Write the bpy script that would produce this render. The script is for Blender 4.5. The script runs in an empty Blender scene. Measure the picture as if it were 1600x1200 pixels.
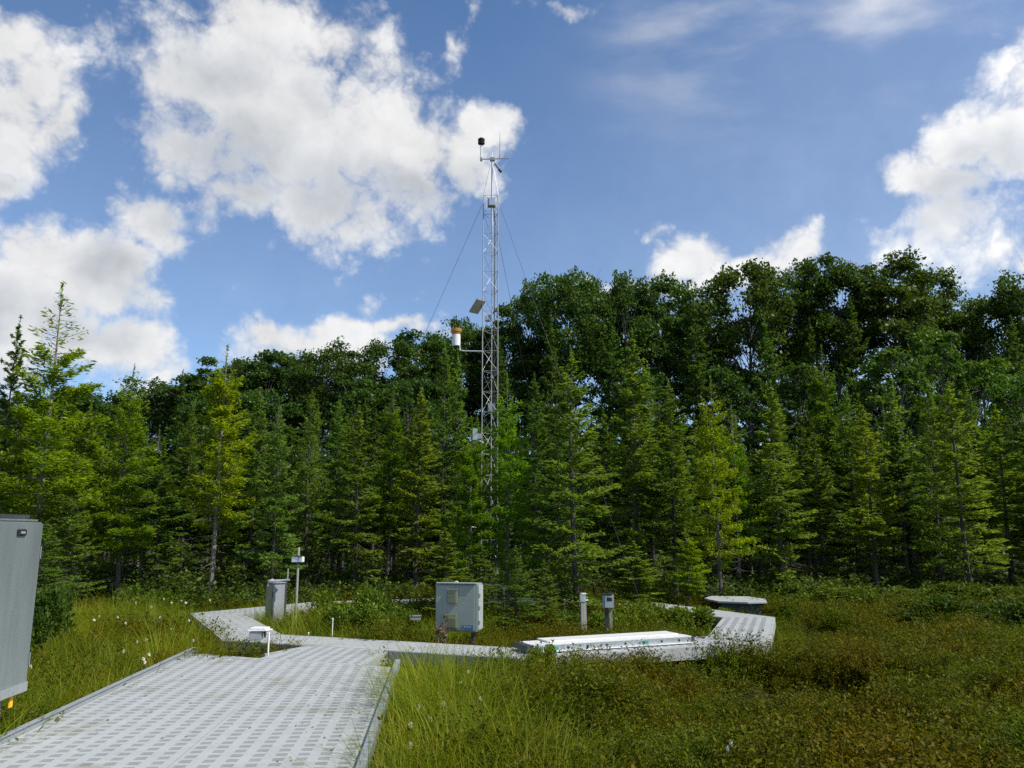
import bpy, bmesh, math, random
import numpy as np
from mathutils import Vector, Matrix

random.seed(5)
scene = bpy.context.scene
COL = scene.collection
R = math.radians

# ------------------------------------------------------------------ camera, sky, sun, exposure
F, HZ, EYE = 1250.0, 833.0, 1.55            # focal length and horizon row of a 1600x1200 frame, eye height above the deck
PITCH = math.atan((HZ - 600) / F)
CP, SP = math.cos(PITCH), math.sin(PITCH)
cam = bpy.data.cameras.new('camera')
cam.lens, cam.sensor_width, cam.clip_start, cam.clip_end = 36 * F / 1600, 36, 0.05, 3000
camo = bpy.data.objects.new('camera', cam)
camo.location = (0, 0, EYE)
camo.rotation_euler = (math.pi / 2 + PITCH, 0, 0)
COL.objects.link(camo)
scene.camera = camo

SUN_EL, SUN_AZ = 50.0, 112.0                # azimuth clockwise from +Y (the view direction)
SKY_STRENGTH, SUN_STRENGTH, EXPOSURE = 0.116, 4.9, 0.3
CLOUD_GAIN = 0.765
scene.view_settings.view_transform = 'Standard'
scene.view_settings.look = 'None'
scene.view_settings.gamma = 1
scene.view_settings.exposure = EXPOSURE
scene.view_settings.use_curve_mapping = False
scene.cycles.max_bounces = 6
scene.cycles.diffuse_bounces = 3
scene.cycles.transparent_max_bounces = 8
scene.cycles.use_denoising = False


def pix(px, py):
    """direction of the world ray through a point of the 1600x1200 photograph (used to work out real positions)"""
    u = 600 - py
    return px - 800, F * CP - u * SP, F * SP + u * CP


def at(px, py, z=0.0):
    d = pix(px, py)
    t = (z - EYE) / d[2]
    return d[0] * t, d[1] * t


def atd(px, py, Y):
    d = pix(px, py)
    t = Y / d[1]
    return d[0] * t, EYE + d[2] * t


class NX:
    """small expression builder for shader math"""
    def __init__(s, nt, sock): s.nt, s.s = nt, sock
    def _m(s, op, *a, clamp=False):
        n = s.nt.nodes.new('ShaderNodeMath'); n.operation = op; n.use_clamp = clamp
        for i, v in enumerate((s,) + a):
            if isinstance(v, NX): s.nt.links.new(v.s, n.inputs[i])
            else: n.inputs[i].default_value = v
        return NX(s.nt, n.outputs[0])
    def __add__(s, o): return s._m('ADD', o)
    def __sub__(s, o): return s._m('SUBTRACT', o)
    def __mul__(s, o): return s._m('MULTIPLY', o)
    def __truediv__(s, o): return s._m('DIVIDE', o)
    __radd__ = __add__
    __rmul__ = __mul__
    def __rsub__(s, o): return (s * -1.0) + o
    def mx(s, o): return s._m('MAXIMUM', o)
    def mn(s, o): return s._m('MINIMUM', o)
    def smooth(s, a, b, lo=0.0, hi=1.0):
        n = s.nt.nodes.new('ShaderNodeMapRange'); n.interpolation_type = 'SMOOTHSTEP'
        s.nt.links.new(s.s, n.inputs[0])
        for i, v in enumerate((a, b, lo, hi)): n.inputs[i + 1].default_value = v
        return NX(s.nt, n.outputs[0])


def build_world():
    w = bpy.data.worlds.new('World'); scene.world = w; w.use_nodes = True
    w.cycles.sampling_method = 'MANUAL'; w.cycles.sample_map_resolution = 512
    nt = w.node_tree; nt.nodes.clear()
    N, L = nt.nodes.new, nt.links.new
    sky = N('ShaderNodeTexSky'); sky.sky_type = 'NISHITA'; sky.sun_disc = False
    sky.sun_elevation = R(SUN_EL); sky.sun_rotation = R(SUN_AZ)
    sky.air_density = 1.0; sky.dust_density = 0.0; sky.ozone_density = 8.0; sky.altitude = 400
    bg = N('ShaderNodeBackground')
    air = N('ShaderNodeMix'); air.data_type = 'RGBA'; air.blend_type = 'MULTIPLY'; air.inputs[0].default_value = 1.0
    L(sky.outputs[0], air.inputs[6]); air.inputs[7].default_value = (0.93, 1.05, 1.06, 1); L(air.outputs[2], bg.inputs[0]); bg.inputs[1].default_value = SKY_STRENGTH
    tc = N('ShaderNodeTexCoord')
    sep = N('ShaderNodeSeparateXYZ'); L(tc.outputs['Generated'], sep.inputs[0])
    x, y, z = (NX(nt, sep.outputs[i]) for i in range(3))
    az = x._m('ARCTAN2', y) * 57.2958
    el = z._m('ARCSINE') * 57.2958

    def noise(scale, detail, rough, off, kind='FBM'):
        m = N('ShaderNodeVectorMath'); m.operation = 'ADD'
        L(tc.outputs['Generated'], m.inputs[0]); m.inputs[1].default_value = off
        n = N('ShaderNodeTexNoise'); n.noise_type = kind
        L(m.outputs[0], n.inputs['Vector'])
        n.inputs['Scale'].default_value = scale; n.inputs['Detail'].default_value = detail
        n.inputs['Roughness'].default_value = rough
        return n

    # clouds: (px, py, rx, ry, weight) in photo pixels, turned into azimuth and elevation
    blobs = [(430, 190, 190, 165, 1.2), (330, 120, 120, 130, 1.0), (560, 220, 130, 120, 1.1), (410, 20, 140, 110, 1.0),
             (330, 260, 110, 90, 1.0), (500, 320, 110, 70, 1.0), (390, 310, 100, 60, 1.0), (690, 225, 140, 80, 1.2), (765, 200, 70, 62, 1.1),
             (660, 285, 80, 55, .9), (545, 60, 70, 90, .7),
             (20, 140, 120, 130, 1.1), (-40, 40, 100, 120, 1.0), (0, 265, 55, 65, .9), (95, 185, 55, 65, .8), (160, 60, 70, 55, .45),
             (235, 355, 85, 65, 1.1), (185, 430, 110, 80, 1.15), (50, 420, 120, 85, 1.2), (160, 540, 150, 80, 1.25), (20, 520, 140, 130, 1.2),
             (425, 526, 80, 40, 1.1), (545, 518, 66, 46, 1.1), (640, 512, 80, 34, 1.1), (510, 545, 180, 34, .9),
             (968, 434, 34, 28, 1.0), (1075, 402, 85, 56, 1.2), (1255, 392, 80, 52, 1.2), (1170, 425, 140, 36, 1.1), (1090, 445, 110, 30, 1.0),
             (1560, 205, 120, 85, 1.3), (1470, 255, 95, 60, 1.2), (1620, 130, 85, 85, 1.2), (1500, 275, 85, 46, 1.1), (1545, 400, 110, 40, .75),
             (1480, 345, 130, 75, .75), (1590, 420, 120, 60, 1.1),
             (845, 16, 42, 24, .5), (725, 22, 18, 30, .4), (1016, 345, 20, 18, .5), (615, 450, 45, 40, .4), (690, 80, 16, 30, .38), (1345, 325, 20, 18, .4)]

    def to_ae(px, py):
        d = pix(px, py)
        return math.degrees(math.atan2(d[0], d[1])), math.degrees(math.asin(d[2] / math.sqrt(sum(v * v for v in d))))
    params = []
    for px, py, rx, ry, wt in blobs:
        a0, e0 = to_ae(px, py); a1, _ = to_ae(px + rx, py); _, e1 = to_ae(px, py - ry)
        params.append((a0, e0, abs(a1 - a0), abs(e1 - e0), wt))

    warp = noise(9.0, 3.0, 0.55, (3.1, 1.7, 0.4))
    ws = N('ShaderNodeSeparateColor'); L(warp.outputs['Color'], ws.inputs[0])
    warp2 = noise(18.0, 4.0, 0.6, (5.3, .7, 2.4))
    wx, wy = NX(nt, ws.outputs[0]) - 0.5, NX(nt, ws.outputs[1]) - 0.5

    relief = []

    def field(da, de, off, fine=1.0):
        a = az + wx * 9.0 + da
        e = el + wy * 6.0 + de
        comb = N('ShaderNodeCombineXYZ'); L(a.s, comb.inputs[0]); L(e.s, comb.inputs[1])
        acc = None
        for a0, e0, ra, re, wt in params:
            s = N('ShaderNodeVectorMath'); s.operation = 'MULTIPLY_ADD'
            L(comb.outputs[0], s.inputs[0]); s.inputs[1].default_value = (1 / ra, 1 / re, 0); s.inputs[2].default_value = (-a0 / ra, -e0 / re, 0)
            dt = N('ShaderNodeVectorMath'); dt.operation = 'LENGTH'; L(s.outputs[0], dt.inputs[0])
            v = NX(nt, dt.outputs['Value']) * (-wt) + wt
            acc = v if acc is None else acc._m('SMOOTH_MAX', v, 0.25)
        # away from the view the same broken cumulus goes on
        gen = NX(nt, noise(2.6, 2.0, 0.5, (off[0] + 7, off[1], off[2])).outputs[0])
        gen = (gen - 0.5) * 5.0 + el.smooth(0, 14, -1.2, -0.25)
        outside = az._m('ABSOLUTE').smooth(36, 46).mx(el.smooth(38, 48))
        acc = acc.mx(gen * outside + (outside - 1.0) * 2.0)
        n1 = NX(nt, noise(6.5, 10.0, 0.60, off).outputs[0]) - 0.5
        n2 = NX(nt, noise(24.0, 7.0, 0.66, off).outputs[0]) - 0.5
        if fine < 1: return acc + n1 * (1.6 * fine) + n2 * (1.25 * fine * fine) + 0.12
        wv = N('ShaderNodeVectorMath'); wv.operation = 'ADD'; L(tc.outputs['Generated'], wv.inputs[0]); wv.inputs[1].default_value = off
        w2 = N('ShaderNodeVectorMath'); w2.operation = 'MULTIPLY_ADD'; L(warp2.outputs['Color'], w2.inputs[0]); w2.inputs[1].default_value = (.05,) * 3; L(wv.outputs[0], w2.inputs[2])
        vo = N('ShaderNodeTexVoronoi'); vo.feature = 'F1'; L(w2.outputs[0], vo.inputs['Vector'])
        vo.inputs['Scale'].default_value = 13.0; vo.inputs['Detail'].default_value = 3.0; vo.inputs['Roughness'].default_value = 0.55; vo.inputs['Lacunarity'].default_value = 2.3
        puff = NX(nt, vo.outputs['Distance']) * -1.0 + 1.00
        relief.append(puff)
        return acc + puff * (0.85 * fine) + n1 * (1.7 * fine) + n2 * (1.0 * fine * fine) + 0.10

    sdir = (0.9, 0.5)
    dens = field(0.0, 0.0, (0.0, 0.0, 0.0))
    # density a little way towards the sun (right and up): thick there means self-shadow here
    lit = field(2.2, 3.4, (0.03, -0.01, 0.05), 0.5)
    alpha = dens.smooth(-0.05, 0.78)
    edge = dens.smooth(0.15, 0.9)
    shade = lit.smooth(0.15, 1.35)
    right = az.smooth(4, 30)
    val = 1.0 - shade * edge * (0.27 - right * 0.06)
    val = val * (right * 0.16 + 0.92) * (1.0 + (relief[0] - 0.12) * 0.22)
    mixc = N('ShaderNodeMix'); mixc.data_type = 'RGBA'
    L((shade * edge).s, mixc.inputs[0]); mixc.inputs[6].default_value = (1.0, 1.0, 1.0, 1); mixc.inputs[7].default_value = (0.86, 0.91, 0.97, 1)
    sc = N('ShaderNodeVectorMath'); sc.operation = 'SCALE'; L(mixc.outputs[2], sc.inputs[0]); L((val * CLOUD_GAIN).s, sc.inputs['Scale'])
    bc = N('ShaderNodeBackground'); L(sc.outputs[0], bc.inputs[0]); bc.inputs[1].default_value = 1.0
    # thin high veil at the upper right
    stretch = N('ShaderNodeMapping'); L(tc.outputs['Generated'], stretch.inputs[0]); stretch.inputs['Scale'].default_value = (2.2, 6, 9)
    stretch.inputs['Rotation'].default_value = (0.2, 0.3, 0)
    vn = N('ShaderNodeTexNoise'); L(stretch.outputs[0], vn.inputs['Vector']); vn.inputs['Scale'].default_value = 1.6; vn.inputs['Detail'].default_value = 6
    veil = NX(nt, vn.outputs[0]).smooth(0.40, 0.72) * el.smooth(24, 37) * az.smooth(2, 16) * 0.8
    haze = el.smooth(42, 5, 0.02, 0.17) + az.smooth(-4, 26, 0.0, 0.07)
    total = (1.0 - (1.0 - alpha * 0.97) * (1.0 - veil) * (1.0 - haze))
    mix = N('ShaderNodeMixShader'); L(total.s, mix.inputs[0]); L(bg.outputs[0], mix.inputs[1]); L(bc.outputs[0], mix.inputs[2])
    out = N('ShaderNodeOutputWorld'); L(mix.outputs[0], out.inputs[0])


build_world()
sun = bpy.data.lights.new('sun', 'SUN'); sun.energy = SUN_STRENGTH; sun.angle = R(0.5); sun.color = (1.0, 0.955, 0.88)
suno = bpy.data.objects.new('sun', sun); COL.objects.link(suno)
sv = Vector((math.cos(R(SUN_EL)) * math.sin(R(SUN_AZ)), math.cos(R(SUN_EL)) * math.cos(R(SUN_AZ)), math.sin(R(SUN_EL))))
suno.rotation_euler = sv.to_track_quat('Z', 'Y').to_euler()
suno.location = sv * 60


# ------------------------------------------------------------------ materials
def new_mat(name):
    m = bpy.data.materials.new(name); m.use_nodes = True
    nt = m.node_tree; nt.nodes.clear()
    return m, nt, nt.nodes.new, nt.links.new


def ramp(nt, sock, stops):
    r = nt.nodes.new('ShaderNodeValToRGB'); nt.links.new(sock, r.inputs[0])
    e = r.color_ramp.elements
    while len(e) < len(stops): e.new(0.5)
    for el_, (p, c) in zip(e, stops): el_.position = p; el_.color = (*c, 1)
    return r.outputs[0]


def mix_rgb(nt, fac, a, b, mode='MIX'):
    n = nt.nodes.new('ShaderNodeMix'); n.data_type = 'RGBA'; n.blend_type = mode
    for i, v in ((0, fac), (6, a), (7, b)):
        if hasattr(v, 'is_linked'): nt.links.new(v, n.inputs[i])
        else: n.inputs[i].default_value = v if i == 0 else (*v, 1)
    return n.outputs[2]


def noise_tex(nt, vec, scale, detail=4, rough=0.55):
    n = nt.nodes.new('ShaderNodeTexNoise'); n.inputs['Scale'].default_value = scale
    n.inputs['Detail'].default_value = detail; n.inputs['Roughness'].default_value = rough
    if vec is not None: nt.links.new(vec, n.inputs['Vector'])
    return n.outputs[0]


def solid(name, col, rough=0.55, metal=0.0, vary=0.12, scale=9.0, grain=None, bump=0.0, dirt=None):
    m, nt, N, L = new_mat(name)
    tc = N('ShaderNodeTexCoord'); vec = tc.outputs['Object']
    if grain:
        mp = N('ShaderNodeMapping'); L(vec, mp.inputs[0]); mp.inputs['Scale'].default_value = grain; vec = mp.outputs[0]
    nz = noise_tex(nt, vec, scale, 6, 0.6)
    a = tuple(c * (1 - vary) for c in col); b = tuple(min(1, c * (1 + vary)) for c in col)
    c = ramp(nt, nz, [(0.3, a), (0.7, b)])
    if dirt:
        dz = noise_tex(nt, tc.outputs['Object'], dirt[1], 5, 0.65)
        dm = N('ShaderNodeMapRange'); L(dz, dm.inputs[0]); dm.inputs[1].default_value = dirt[2]; dm.inputs[2].default_value = dirt[2] + 0.15
        c = mix_rgb(nt, dm.outputs[0], c, dirt[0])
    p = N('ShaderNodeBsdfPrincipled'); L(c, p.inputs['Base Color'])
    p.inputs['Metallic'].default_value = metal
    rr = N('ShaderNodeMapRange'); L(nz, rr.inputs[0]); rr.inputs[3].default_value = max(0.05, rough - 0.1); rr.inputs[4].default_value = min(1, rough + 0.1)
    L(rr.outputs[0], p.inputs['Roughness'])
    if bump:
        bn = N('ShaderNodeBump'); bn.inputs['Strength'].default_value = bump; bn.inputs['Distance'].default_value = 0.02
        L(nz, bn.inputs['Height']); L(bn.outputs[0], p.inputs['Normal'])
    o = N('ShaderNodeOutputMaterial'); L(p.outputs[0], o.inputs[0])
    return m


def leafy(name, stops, trans=0.3, tcol=(1.25, 1.2, 0.5), rough=0.55, spec=0.25, patch=None, pscale=0.5, use_obj=True):
    """leaf and needle material: colour by leaf, by patch of ground or crown, by tree (object colour)"""
    m, nt, N, L = new_mat(name)
    g = N('ShaderNodeNewGeometry')
    c = ramp(nt, g.outputs['Random Per Island'], stops)
    if patch:
        pz = noise_tex(nt, g.outputs['Position'], pscale, 4, 0.6)
        for lo, hi, colr in patch:
            mr = N('ShaderNodeMapRange'); L(pz, mr.inputs[0]); mr.inputs[1].default_value = lo; mr.inputs[2].default_value = hi
            c = mix_rgb(nt, mr.outputs[0], c, mix_rgb(nt, 1.0, c, colr, 'MULTIPLY'))
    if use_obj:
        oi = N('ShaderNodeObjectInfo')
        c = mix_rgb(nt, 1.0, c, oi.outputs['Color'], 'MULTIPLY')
    p = N('ShaderNodeBsdfPrincipled'); L(c, p.inputs['Base Color']); p.inputs['Roughness'].default_value = rough
    p.inputs['Specular IOR Level'].default_value = spec
    t = N('ShaderNodeBsdfTranslucent'); L(mix_rgb(nt, 1.0, c, tcol, 'MULTIPLY'), t.inputs[0])
    mx = N('ShaderNodeMixShader'); mx.inputs[0].default_value = trans
    L(p.outputs[0], mx.inputs[1]); L(t.outputs[0], mx.inputs[2])
    o = N('ShaderNodeOutputMaterial'); L(mx.outputs[0], o.inputs[0])
    return m


M = {}
M['spruce'] = leafy('spruce_needles', [(0, (.056, .110, .026)), (.5, (.100, .168, .033)), (1, (.165, .225, .04))], .44, tcol=(1.3, 1.25, .4), spec=.1,
                    patch=[(.45, .7, (1.3, 1.25, .8))], pscale=.9)
M['larch'] = leafy('larch_needles', [(0, (.075, .135, .010)), (.5, (.135, .205, .013)), (1, (.21, .265, .016))], .50, tcol=(1.3, 1.25, .4), spec=.1,
                   patch=[(.45, .7, (1.3, 1.2, .8))], pscale=.7)
M['broad'] = leafy('broad_leaves', [(0, (.042, .082, .018)), (.6, (.078, .140, .026)), (1, (.135, .195, .034))], .40, spec=.15,
                   patch=[(.48, .7, (1.4, 1.35, .9))], pscale=.35, rough=.45)
M['bush'] = leafy('bush_leaves', [(0, (.045, .085, .010)), (.6, (.095, .145, .014)), (1, (.16, .20, .024))], .34, spec=.1)
M['under'] = leafy('undergrowth_leaves', [(0, (.026, .052, .010)), (.6, (.062, .100, .014)), (1, (.115, .155, .024))], .3, spec=.1, use_obj=False)
M['heath'] = leafy('heath_leaves', [(0, (.030, .042, .003)), (.4, (.072, .092, .004)), (.8, (.120, .130, .005)), (.97, (.120, .095, .006)), (1, (.17, .17, .03))], .36, spec=.08,
                   patch=[(.49, .62, (1.26, .90, .65)), (.46, .36, (.92, 1.3, .9))], pscale=.55, use_obj=False)
M['sedge'] = leafy('sedge_blades', [(0, (.080, .135, .008)), (.5, (.155, .220, .010)), (.88, (.23, .265, .014)), (1, (.34, .29, .09))], .46, spec=.08,
                   patch=[(.50, .62, (1.35, 1.05, .8)), (.45, .35, (.8, .9, .8))], pscale=.6, use_obj=False)
M['seed'] = leafy('seed_heads', [(0, (.55, .52, .40)), (1, (.80, .78, .70))], .3, tcol=(1, 1, 1), use_obj=False)
M['redleaf'] = leafy('red_leaves', [(0, (.13, .06, .02)), (.5, (.16, .10, .03)), (1, (.10, .13, .03))], .3, use_obj=False)
M['bark_dark'] = solid('dark_bark', (.070, .060, .048), .9, vary=.45, scale=14, grain=(3, 3, .6), bump=.6)
M['bark_pale'] = solid('pale_bark', (.19, .165, .135), .9, vary=.4, scale=12, grain=(3, 3, .7), bump=.5)
M['bark_grey'] = solid('grey_bark', (.105, .095, .08), .9, vary=.4, scale=6, grain=(3, 3, .6), bump=.6)
M['deck'] = solid('deck_grey', (.335, .352, .350), .5, vary=.06, scale=5, dirt=((.25, .25, .215), 1.5, .55))
M['curb'] = solid('curb_metal', (.27, .295, .31), .5, metal=.25, vary=.12, scale=5, grain=(4, .4, 4))
M['beam'] = solid('beam_grey', (.33, .34, .33), .6, metal=.1, vary=.15, scale=4, dirt=((.2, .2, .16), 3, .6))
M['alu'] = solid('aluminium', (.60, .63, .64), .38, metal=.85, vary=.10, scale=4, grain=(6, 6, .5))
M['alu_dull'] = solid('dull_aluminium', (.27, .31, .305), .5, metal=.65, vary=.10, scale=2, grain=(3, 3, .45))
M['white'] = solid('white_paint', (.70, .70, .68), .45, vary=.05)
M['plank'] = solid('plank_metal', (.60, .60, .58), .45, metal=.1, vary=.06, scale=4, dirt=((.5, .45, .38), 5, .64))
M['cabinet'] = solid('cabinet_grey', (.215, .255, .232), .5, vary=.06, scale=3)
M['cabinet_trim'] = solid('cabinet_trim', (.44, .48, .47), .45, metal=.3, vary=.1)
M['vent'] = solid('olive_vent', (.19, .205, .125), .6, vary=.08)
M['blue'] = solid('blue_plate', (.04, .12, .26), .4, vary=.06)
M['pale_print'] = solid('pale_print', (.30, .42, .55), .5, vary=.05)
M['wood'] = solid('weathered_wood', (.34, .29, .17), .8, vary=.25, scale=8, grain=(4, 4, .5), bump=.4)
M['wood_grey'] = solid('grey_wood', (.30, .29, .25), .85, vary=.25, scale=8, grain=(4, 4, .5), bump=.4)
M['dark'] = solid('dark_plastic', (.018, .018, .02), .5, vary=.2)
M['dark_metal'] = solid('dark_metal', (.06, .065, .07), .5, metal=.4, vary=.2)
M['grey_box'] = solid('grey_box', (.30, .31, .32), .5, metal=.2, vary=.1)
M['yellow'] = solid('yellow_tag', (.72, .40, .02), .5, vary=.08)
M['amber'] = solid('amber_funnel', (.42, .19, .03), .35, metal=.3, vary=.12)
M['green'] = solid('green_sticker', (.03, .26, .18), .5, vary=.1)
M['galv'] = solid('galvanised_steel', (.34, .34, .335), .5, metal=.45, vary=.18, scale=9)
M['wire'] = solid('guy_wire', (.025, .028, .034), .7, metal=0, vary=.1)
M['solar'] = solid('solar_cells', (.02, .03, .07), .25, vary=.2)
M['tan'] = solid('tan_backing', (.46, .42, .33), .6, vary=.1)
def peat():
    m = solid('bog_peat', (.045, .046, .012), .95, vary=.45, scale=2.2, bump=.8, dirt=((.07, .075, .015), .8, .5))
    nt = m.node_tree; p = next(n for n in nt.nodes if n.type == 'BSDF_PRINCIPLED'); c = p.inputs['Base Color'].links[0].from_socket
    mr = nt.nodes.new('ShaderNodeAttribute'); mr.attribute_name = 'pit_shade'
    nt.links.new(mix_rgb(nt, mr.outputs['Fac'], c, (.010, .009, .006)), p.inputs['Base Color'])   # shade of the hollows, painted into the peat as near-black
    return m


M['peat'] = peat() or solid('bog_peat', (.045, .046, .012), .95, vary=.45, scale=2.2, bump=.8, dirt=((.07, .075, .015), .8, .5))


# ------------------------------------------------------------------ mesh helpers
class MB:
    def __init__(s): s.v, s.f = [], []
    def face(s, pts):
        n = len(s.v); s.v += [tuple(p) for p in pts]; s.f.append(tuple(range(n, n + len(pts)))); return s
    def box(s, c, size, rz=0.0, rx=0.0, ry=0.0):
        mt = Matrix.Translation(c) @ Matrix.Rotation(rz, 4, 'Z') @ Matrix.Rotation(ry, 4, 'Y') @ Matrix.Rotation(rx, 4, 'X')
        hx, hy, hz = (k / 2 for k in size); n = len(s.v)
        for dx, dy, dz in ((-1, -1, -1), (1, -1, -1), (1, 1, -1), (-1, 1, -1), (-1, -1, 1), (1, -1, 1), (1, 1, 1), (-1, 1, 1)):
            s.v.append(tuple(mt @ Vector((dx * hx, dy * hy, dz * hz))))
        for q in ((0, 3, 2, 1), (4, 5, 6, 7), (0, 1, 5, 4), (1, 2, 6, 5), (2, 3, 7, 6), (3, 0, 4, 7)):
            s.f.append(tuple(n + k for k in q))
        return s
    def tube(s, pts, rad, n=8, caps=True):
        pts = [Vector(p) for p in pts]
        if not hasattr(rad, '__len__'): rad = [rad] * len(pts)
        rings = []
        for i, p in enumerate(pts):
            d = (pts[min(i + 1, len(pts) - 1)] - pts[max(i - 1, 0)]).normalized()
            a = d.cross(Vector((0, 0, 1)) if abs(d.z) < .9 else Vector((1, 0, 0))).normalized(); b = d.cross(a)
            k = len(s.v)
            for j in range(n):
                t = 2 * math.pi * j / n
                s.v.append(tuple(p + (a * math.cos(t) + b * math.sin(t)) * rad[i]))
            rings.append(k)
        for k0, k1 in zip(rings, rings[1:]):
            for j in range(n):
                s.f.append((k0 + j, k0 + (j + 1) % n, k1 + (j + 1) % n, k1 + j))
        if caps:
            s.f.append(tuple(rings[0] + j for j in range(n))[::-1]); s.f.append(tuple(rings[-1] + j for j in range(n)))
        return s
    def lathe(s, c, prof, n=20):
        """profile of (radius, z) turned about a vertical axis at c"""
        k = len(s.v)
        for r, z in prof:
            for j in range(n):
                t = 2 * math.pi * j / n; s.v.append((c[0] + r * math.cos(t), c[1] + r * math.sin(t), c[2] + z))
        for i in range(len(prof) - 1):
            for j in range(n):
                s.f.append((k + i * n + j, k + i * n + (j + 1) % n, k + (i + 1) * n + (j + 1) % n, k + (i + 1) * n + j))
        s.f.append(tuple(k + j for j in range(n))[::-1]); s.f.append(tuple(k + (len(prof) - 1) * n + j for j in range(n)))
        return s
    def prism(s, poly, z0, z1):
        n, k = len(poly), len(s.v)
        for z in (z0, z1):
            for p in poly: s.v.append((p[0], p[1], z))
        s.f.append(tuple(range(k, k + n))[::-1]); s.f.append(tuple(range(k + n, k + 2 * n)))
        for j in range(n): s.f.append((k + j, k + (j + 1) % n, k + n + (j + 1) % n, k + n + j))
        return s
    def mesh(s, name, mat, bevel=0.0, smooth=False):
        me = bpy.data.meshes.new(name); me.from_pydata(s.v, [], s.f)
        if bevel:
            bm = bmesh.new(); bm.from_mesh(me)
            es = [e for e in bm.edges if len(e.link_faces) == 2 and e.calc_face_angle(0) > .5]
            bmesh.ops.bevel(bm, geom=es, offset=bevel, segments=2, affect='EDGES', clamp_overlap=True)
            bm.to_mesh(me); bm.free()
        me.materials.append(mat)
        if smooth:
            me.polygons.foreach_set('use_smooth', [True] * len(me.polygons))
        return me


def link(name, me, parent=None, loc=(0, 0, 0), rz=0.0):
    o = bpy.data.objects.new(name, me); COL.objects.link(o)
    o.location = loc; o.rotation_euler = (0, 0, rz)
    if parent: o.parent = parent
    return o


def part(name, mb, mat, parent, bevel=0.0, smooth=False, label=None, loc=(0, 0, 0), rz=0.0):
    o = link(name, mb.mesh(name, M[mat] if isinstance(mat, str) else mat, bevel, smooth), parent, loc, rz)
    if label: o['label'] = label
    return o


def thing(name, label, cat, loc=(0, 0, 0), rz=0.0, group=None):
    o = link(name, None, None, loc, rz)
    o['label'] = label; o['category'] = cat
    if group: o['group'] = group
    return o


def arr_mesh(name, V, quads, mat, tris=None):
    """fast mesh from numpy vertex and quad arrays"""
    me = bpy.data.meshes.new(name)
    nq = len(quads); nt_ = 0 if tris is None else len(tris)
    me.vertices.add(len(V)); me.vertices.foreach_set('co', np.asarray(V, 'f').ravel())
    li = np.concatenate([quads.ravel()] + ([tris.ravel()] if nt_ else [])).astype('i')
    me.loops.add(len(li)); me.loops.foreach_set('vertex_index', li)
    me.polygons.add(nq + nt_)
    st = np.concatenate([np.arange(nq) * 4, nq * 4 + np.arange(nt_) * 3]).astype('i')
    me.polygons.foreach_set('loop_start', st)
    me.update(calc_edges=True); me.validate()
    me.materials.append(mat)
    return me


# ------------------------------------------------------------------ ground
def vhash(ix, iy, seed):
    h = (ix.astype(np.int64) * 374761393 + iy.astype(np.int64) * 668265263 + seed * 974634541) & 0x7fffffff
    h = ((h ^ (h >> 13)) * 1274126177) & 0x7fffffff
    return (h ^ (h >> 16)) % 100003 / 100003.0


def vnoise(x, y, s, seed=0):
    x = np.asarray(x, float) / s; y = np.asarray(y, float) / s
    ix, iy = np.floor(x), np.floor(y); fx, fy = x - ix, y - iy
    fx, fy = fx * fx * (3 - 2 * fx), fy * fy * (3 - 2 * fy)
    a, b = vhash(ix, iy, seed), vhash(ix + 1, iy, seed); c, d = vhash(ix, iy + 1, seed), vhash(ix + 1, iy + 1, seed)
    return (a * (1 - fx) + b * fx) * (1 - fy) + (c * (1 - fx) + d * fx) * fy


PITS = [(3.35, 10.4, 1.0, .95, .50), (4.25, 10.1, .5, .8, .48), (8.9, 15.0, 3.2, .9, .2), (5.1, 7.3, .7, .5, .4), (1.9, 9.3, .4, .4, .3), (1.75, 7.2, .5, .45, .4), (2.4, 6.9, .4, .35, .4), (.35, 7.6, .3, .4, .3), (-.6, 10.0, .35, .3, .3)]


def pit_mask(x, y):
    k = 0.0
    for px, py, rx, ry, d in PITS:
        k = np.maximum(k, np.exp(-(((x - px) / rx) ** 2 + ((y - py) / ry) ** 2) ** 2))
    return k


def ground_z(x, y):
    x = np.asarray(x, float); y = np.asarray(y, float)
    near = np.clip(1 - (np.abs(y - 14) - 16) / 20, 0, 1)
    z = -.44 + (vnoise(x, y, 1.1, 1) - .5) * .22 * near + (vnoise(x, y, .45, 2) - .5) * .09 * near
    z = z + np.clip((y - 42) / 34, 0, 1) ** 1.5 * 6.0
    for px, py, rx, ry, d in PITS:
        z = z - d * np.exp(-((x - px) / rx) ** 2 - ((y - py) / ry) ** 2)
    # the boardwalks stand clear of the peat
    return np.minimum(z, np.where((x > -4.6) & (x < -.9) & (y < 10.6), -.42, 9))


def build_ground():
    def axis(lo, hi, fine, far):
        a = list(np.arange(lo, hi + 1e-6, fine)); st = fine
        while a[-1] < far: st *= 1.35; a.append(a[-1] + st)
        st = fine
        while a[0] > -far: st *= 1.35; a.insert(0, a[0] - st)
        return np.array(a)
    xs, ys = axis(-15, 17, .16, 900), axis(3, 28, .16, 900)
    X, Y = np.meshgrid(xs, ys); Z = ground_z(X, Y)
    V = np.stack([X, Y, Z], -1).reshape(-1, 3); nx, ny = len(xs), len(ys)
    i = (np.arange(ny - 1)[:, None] * nx + np.arange(nx - 1)[None]).ravel()
    q = np.stack([i, i + 1, i + nx + 1, i + nx], -1)
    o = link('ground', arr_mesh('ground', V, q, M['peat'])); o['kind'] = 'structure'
    o.data.polygons.foreach_set('use_smooth', [True] * len(o.data.polygons))
    pit_shade = o.data.attributes.new('pit_shade', 'FLOAT', 'POINT'); pit_shade.data.foreach_set('value', np.clip(pit_mask(V[:, 0], V[:, 1]) * 1.6, 0, 1).astype('f'))  # how strongly the painted shade darkens each pit


build_ground()


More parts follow.
